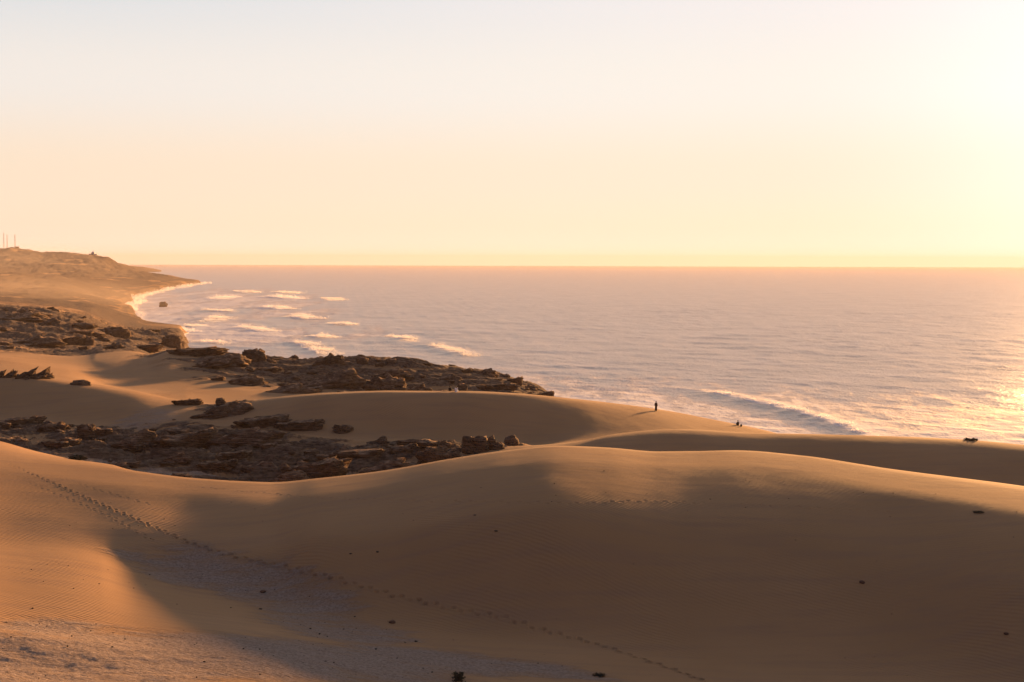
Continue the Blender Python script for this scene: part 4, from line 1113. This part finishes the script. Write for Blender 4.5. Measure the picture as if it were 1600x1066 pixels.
# ------------------------------------------------------------------ shrubs
M_TWIG = plain('dry_twig', (0.05, 0.035, 0.022), (0.08, 0.055, 0.035), 6, 0.9)
M_LEAF = plain('dark_shrub_leaf', (0.022, 0.022, 0.014), (0.045, 0.042, 0.024), 9, 0.8)
def shrub(px, py, rg, w, h, lab, n=420, seed=1, leafy=True):
    X, D, zz = hit(px, py, *rg)
    root = bpy.data.objects.new('shrub', None); COL.objects.link(root); root.location = (X, D, zz - 0.03)
    r = random.Random(seed)
    seg, tips = [], []
    for k in range(26):
        a = r.uniform(0, 6.28); e = r.uniform(0.15, 1.0)
        d = Vector((math.cos(a) * (1 - 0.4 * e) * w * 0.5, math.sin(a) * (1 - 0.4 * e) * w * 0.5, h * e * 0.95))
        mid = d * 0.5 + Vector((r.uniform(-.05, .05), r.uniform(-.05, .05), 0.03))
        seg += [((0, 0, 0), tuple(mid), 0.014, 0.010), (tuple(mid), tuple(d), 0.010, 0.004)]
        tips += [mid, d, (mid + d) / 2, d * 0.8]
    bars('stem', seg, M_TWIG, root, 4)
    V, F = [], []
    for k in range(n):
        c = r.choice(tips) + Vector((r.gauss(0, .07) * w, r.gauss(0, .07) * w, r.gauss(0, .06) * h))
        c.z = max(c.z, 0.02)
        u = Vector((r.gauss(0, 1), r.gauss(0, 1), r.gauss(0, 1))).normalized(); v = u.orthogonal().normalized()
        L = r.uniform(0.04, 0.09) * w; i = len(V)
        V += [tuple(c - u * L), tuple(c + v * L * 0.4), tuple(c + u * L), tuple(c - v * L * 0.4)]; F.append((i, i + 1, i + 2, i + 3))
    o = link('foliage', mesh_from('foliage', V, F, M_LEAF, smooth_shade=False), root); o['kind'] = 'stuff'
    return label(root, lab, 'shrub')
shrub(716, 1064, (60, 120), 0.85, 0.62, 'dark bushy shrub on the gravel at the lower edge of the frame', 900, 3)
shrub(936, 1056, (60, 120), 0.9, 0.16, 'flat dry shrub at the end of the pale gravel tongue', 300, 4)
shrub(121, 720.5, (158, 240), 2.0, 0.5, 'low dark shrub mound in the shaded dip behind the lit dune', 700, 5)
shrub(1517, 688.5, (150, 230), 1.9, 0.32, 'low dark shrub on the crest of the shaded dune against the sea', 600, 6)
shrub(1530, 801, (80, 130), 1.0, 0.14, 'flat dry shrub on the falling flank of the front dune', 300, 7)

# ------------------------------------------------------------------ stones lying on the sand
M_STONE = plain('dark_stone', (0.035, 0.027, 0.022), (0.07, 0.052, 0.04), 6, 0.9)
M_STONE_RED = plain('reddish_stone', (0.10, 0.055, 0.035), (0.14, 0.08, 0.05), 6, 0.9)
PEB = []
for i in range(5):
    V, F = ico(1)
    rr = random.Random(i)
    P = V * np.array([1, 0.8, 0.62]) * np.array([[rr.uniform(0.75, 1.25)] for _ in V])
    PEB.append(mesh_from('stone', P, F, M_STONE, smooth_shade=False))
def stone(px, py, w_px, lab, mat=None, flat=1.0, group=None):
    X, D, zz = hit(px, py, 70, 180)
    s_ = w_px / FPX * D * 0.5
    V, F = ico(3)
    sd = px * 0.37
    P = V * (1 + 0.28 * nz(V * 1.3 + sd, 3))[:, None] * np.array([s_, s_ * 0.8, s_ * 0.6 * flat])
    o = link('stone', mesh_from('stone', P, F, mat or M_STONE), label=lab, category='stone', group=group)
    o.location = (X, D, zz + s_ * 0.25 * flat)
    return o
stone(1347, 911, 9, 'reddish stone with a streak of drifted sand behind it on the shaded dune face', M_STONE_RED)
stone(1572, 991, 8, 'reddish stone low on the shaded dune face near the frame edge', M_STONE_RED)
stone(613, 973.5, 10, 'brown stone on the sand below the long line of footprints', M_STONE_RED)
stone(411, 925, 10, 'brown stone on the sand under the bend of the footprint trail', M_STONE_RED, 0.7)
stone(590, 863, 4.5, 'lone dark stone on the shaded dune face, larger of a pair above the footprints', None)
stone(548, 865.5, 4.5, 'dark stone beside the lone one on the shaded dune face above the footprints', None, 0.7)
stone(407, 952, 6, 'small dark flat stone below the brown one under the footprint trail', None, 0.6)
stone(51, 951, 4, 'small black stone on the lit sand just above the pale gravel', None)
stone(775, 830, 7, 'flat dark stone high on the shaded dune face beside the hump of light', None, 0.5)
stone(650, 1003, 5, 'dark stone on the gravel above the bushy shrub', None)
stone(742, 805.0, 5, 'flat dark stone lying on the edge of light below the dune crest', None, 0.4)

def scatter(n, lab, grp, zone, smin, smax, seed, need):
    r = np.random.default_rng(seed)
    x0, x1, y0, y1 = zone
    X = r.uniform(x0, x1, n * 30); Y = r.uniform(y0, y1, n * 30)
    Zz = height(X, Y)
    inv = CAMROT.transposed()
    k = 0
    keep = need(X, Y)
    for x, y, z, ok in zip(X, Y, Zz, keep):
        if not ok: continue
        v = inv @ Vector((x, y, z - CAM_H)); px = 800 + FPX * v.x / -v.z; py = 533 - FPX * v.y / -v.z
        if not (4 < px < 1596 and 4 < py < 1062): continue
        s_ = smin * (smax / smin) ** (r.random() ** 2)
        o = link('stone', PEB[k % 5], label=lab, category='stone', group=grp)
        o.location = (x, y, z + s_ * 0.15); o.scale = (s_, s_, s_); o.rotation_euler.z = r.uniform(0, 6.28)
        k += 1
        if k >= n: break
gr = lambda lo: (lambda X, Y: gravel_field(X, Y) > lo)
scatter(150, 'small dark stone on the pale gravel floor below the dune face', 'stones on the pale gravel floor', (-40, 14, 74, 112), 0.03, 0.095, 1, gr(0.45))
scatter(40, 'tiny dark stone on the sunlit sand above the gravel', 'stones on the sunlit sand', (-50, -18, 98, 130), 0.03, 0.075, 2, lambda X, Y: gravel_field(X, Y) < 0.2)
scatter(60, 'tiny dark stone on the broad shaded face of the front dune', 'stones on the shaded dune face', (-14, 45, 88, 124), 0.03, 0.07, 3, lambda X, Y: gravel_field(X, Y) < 0.2)
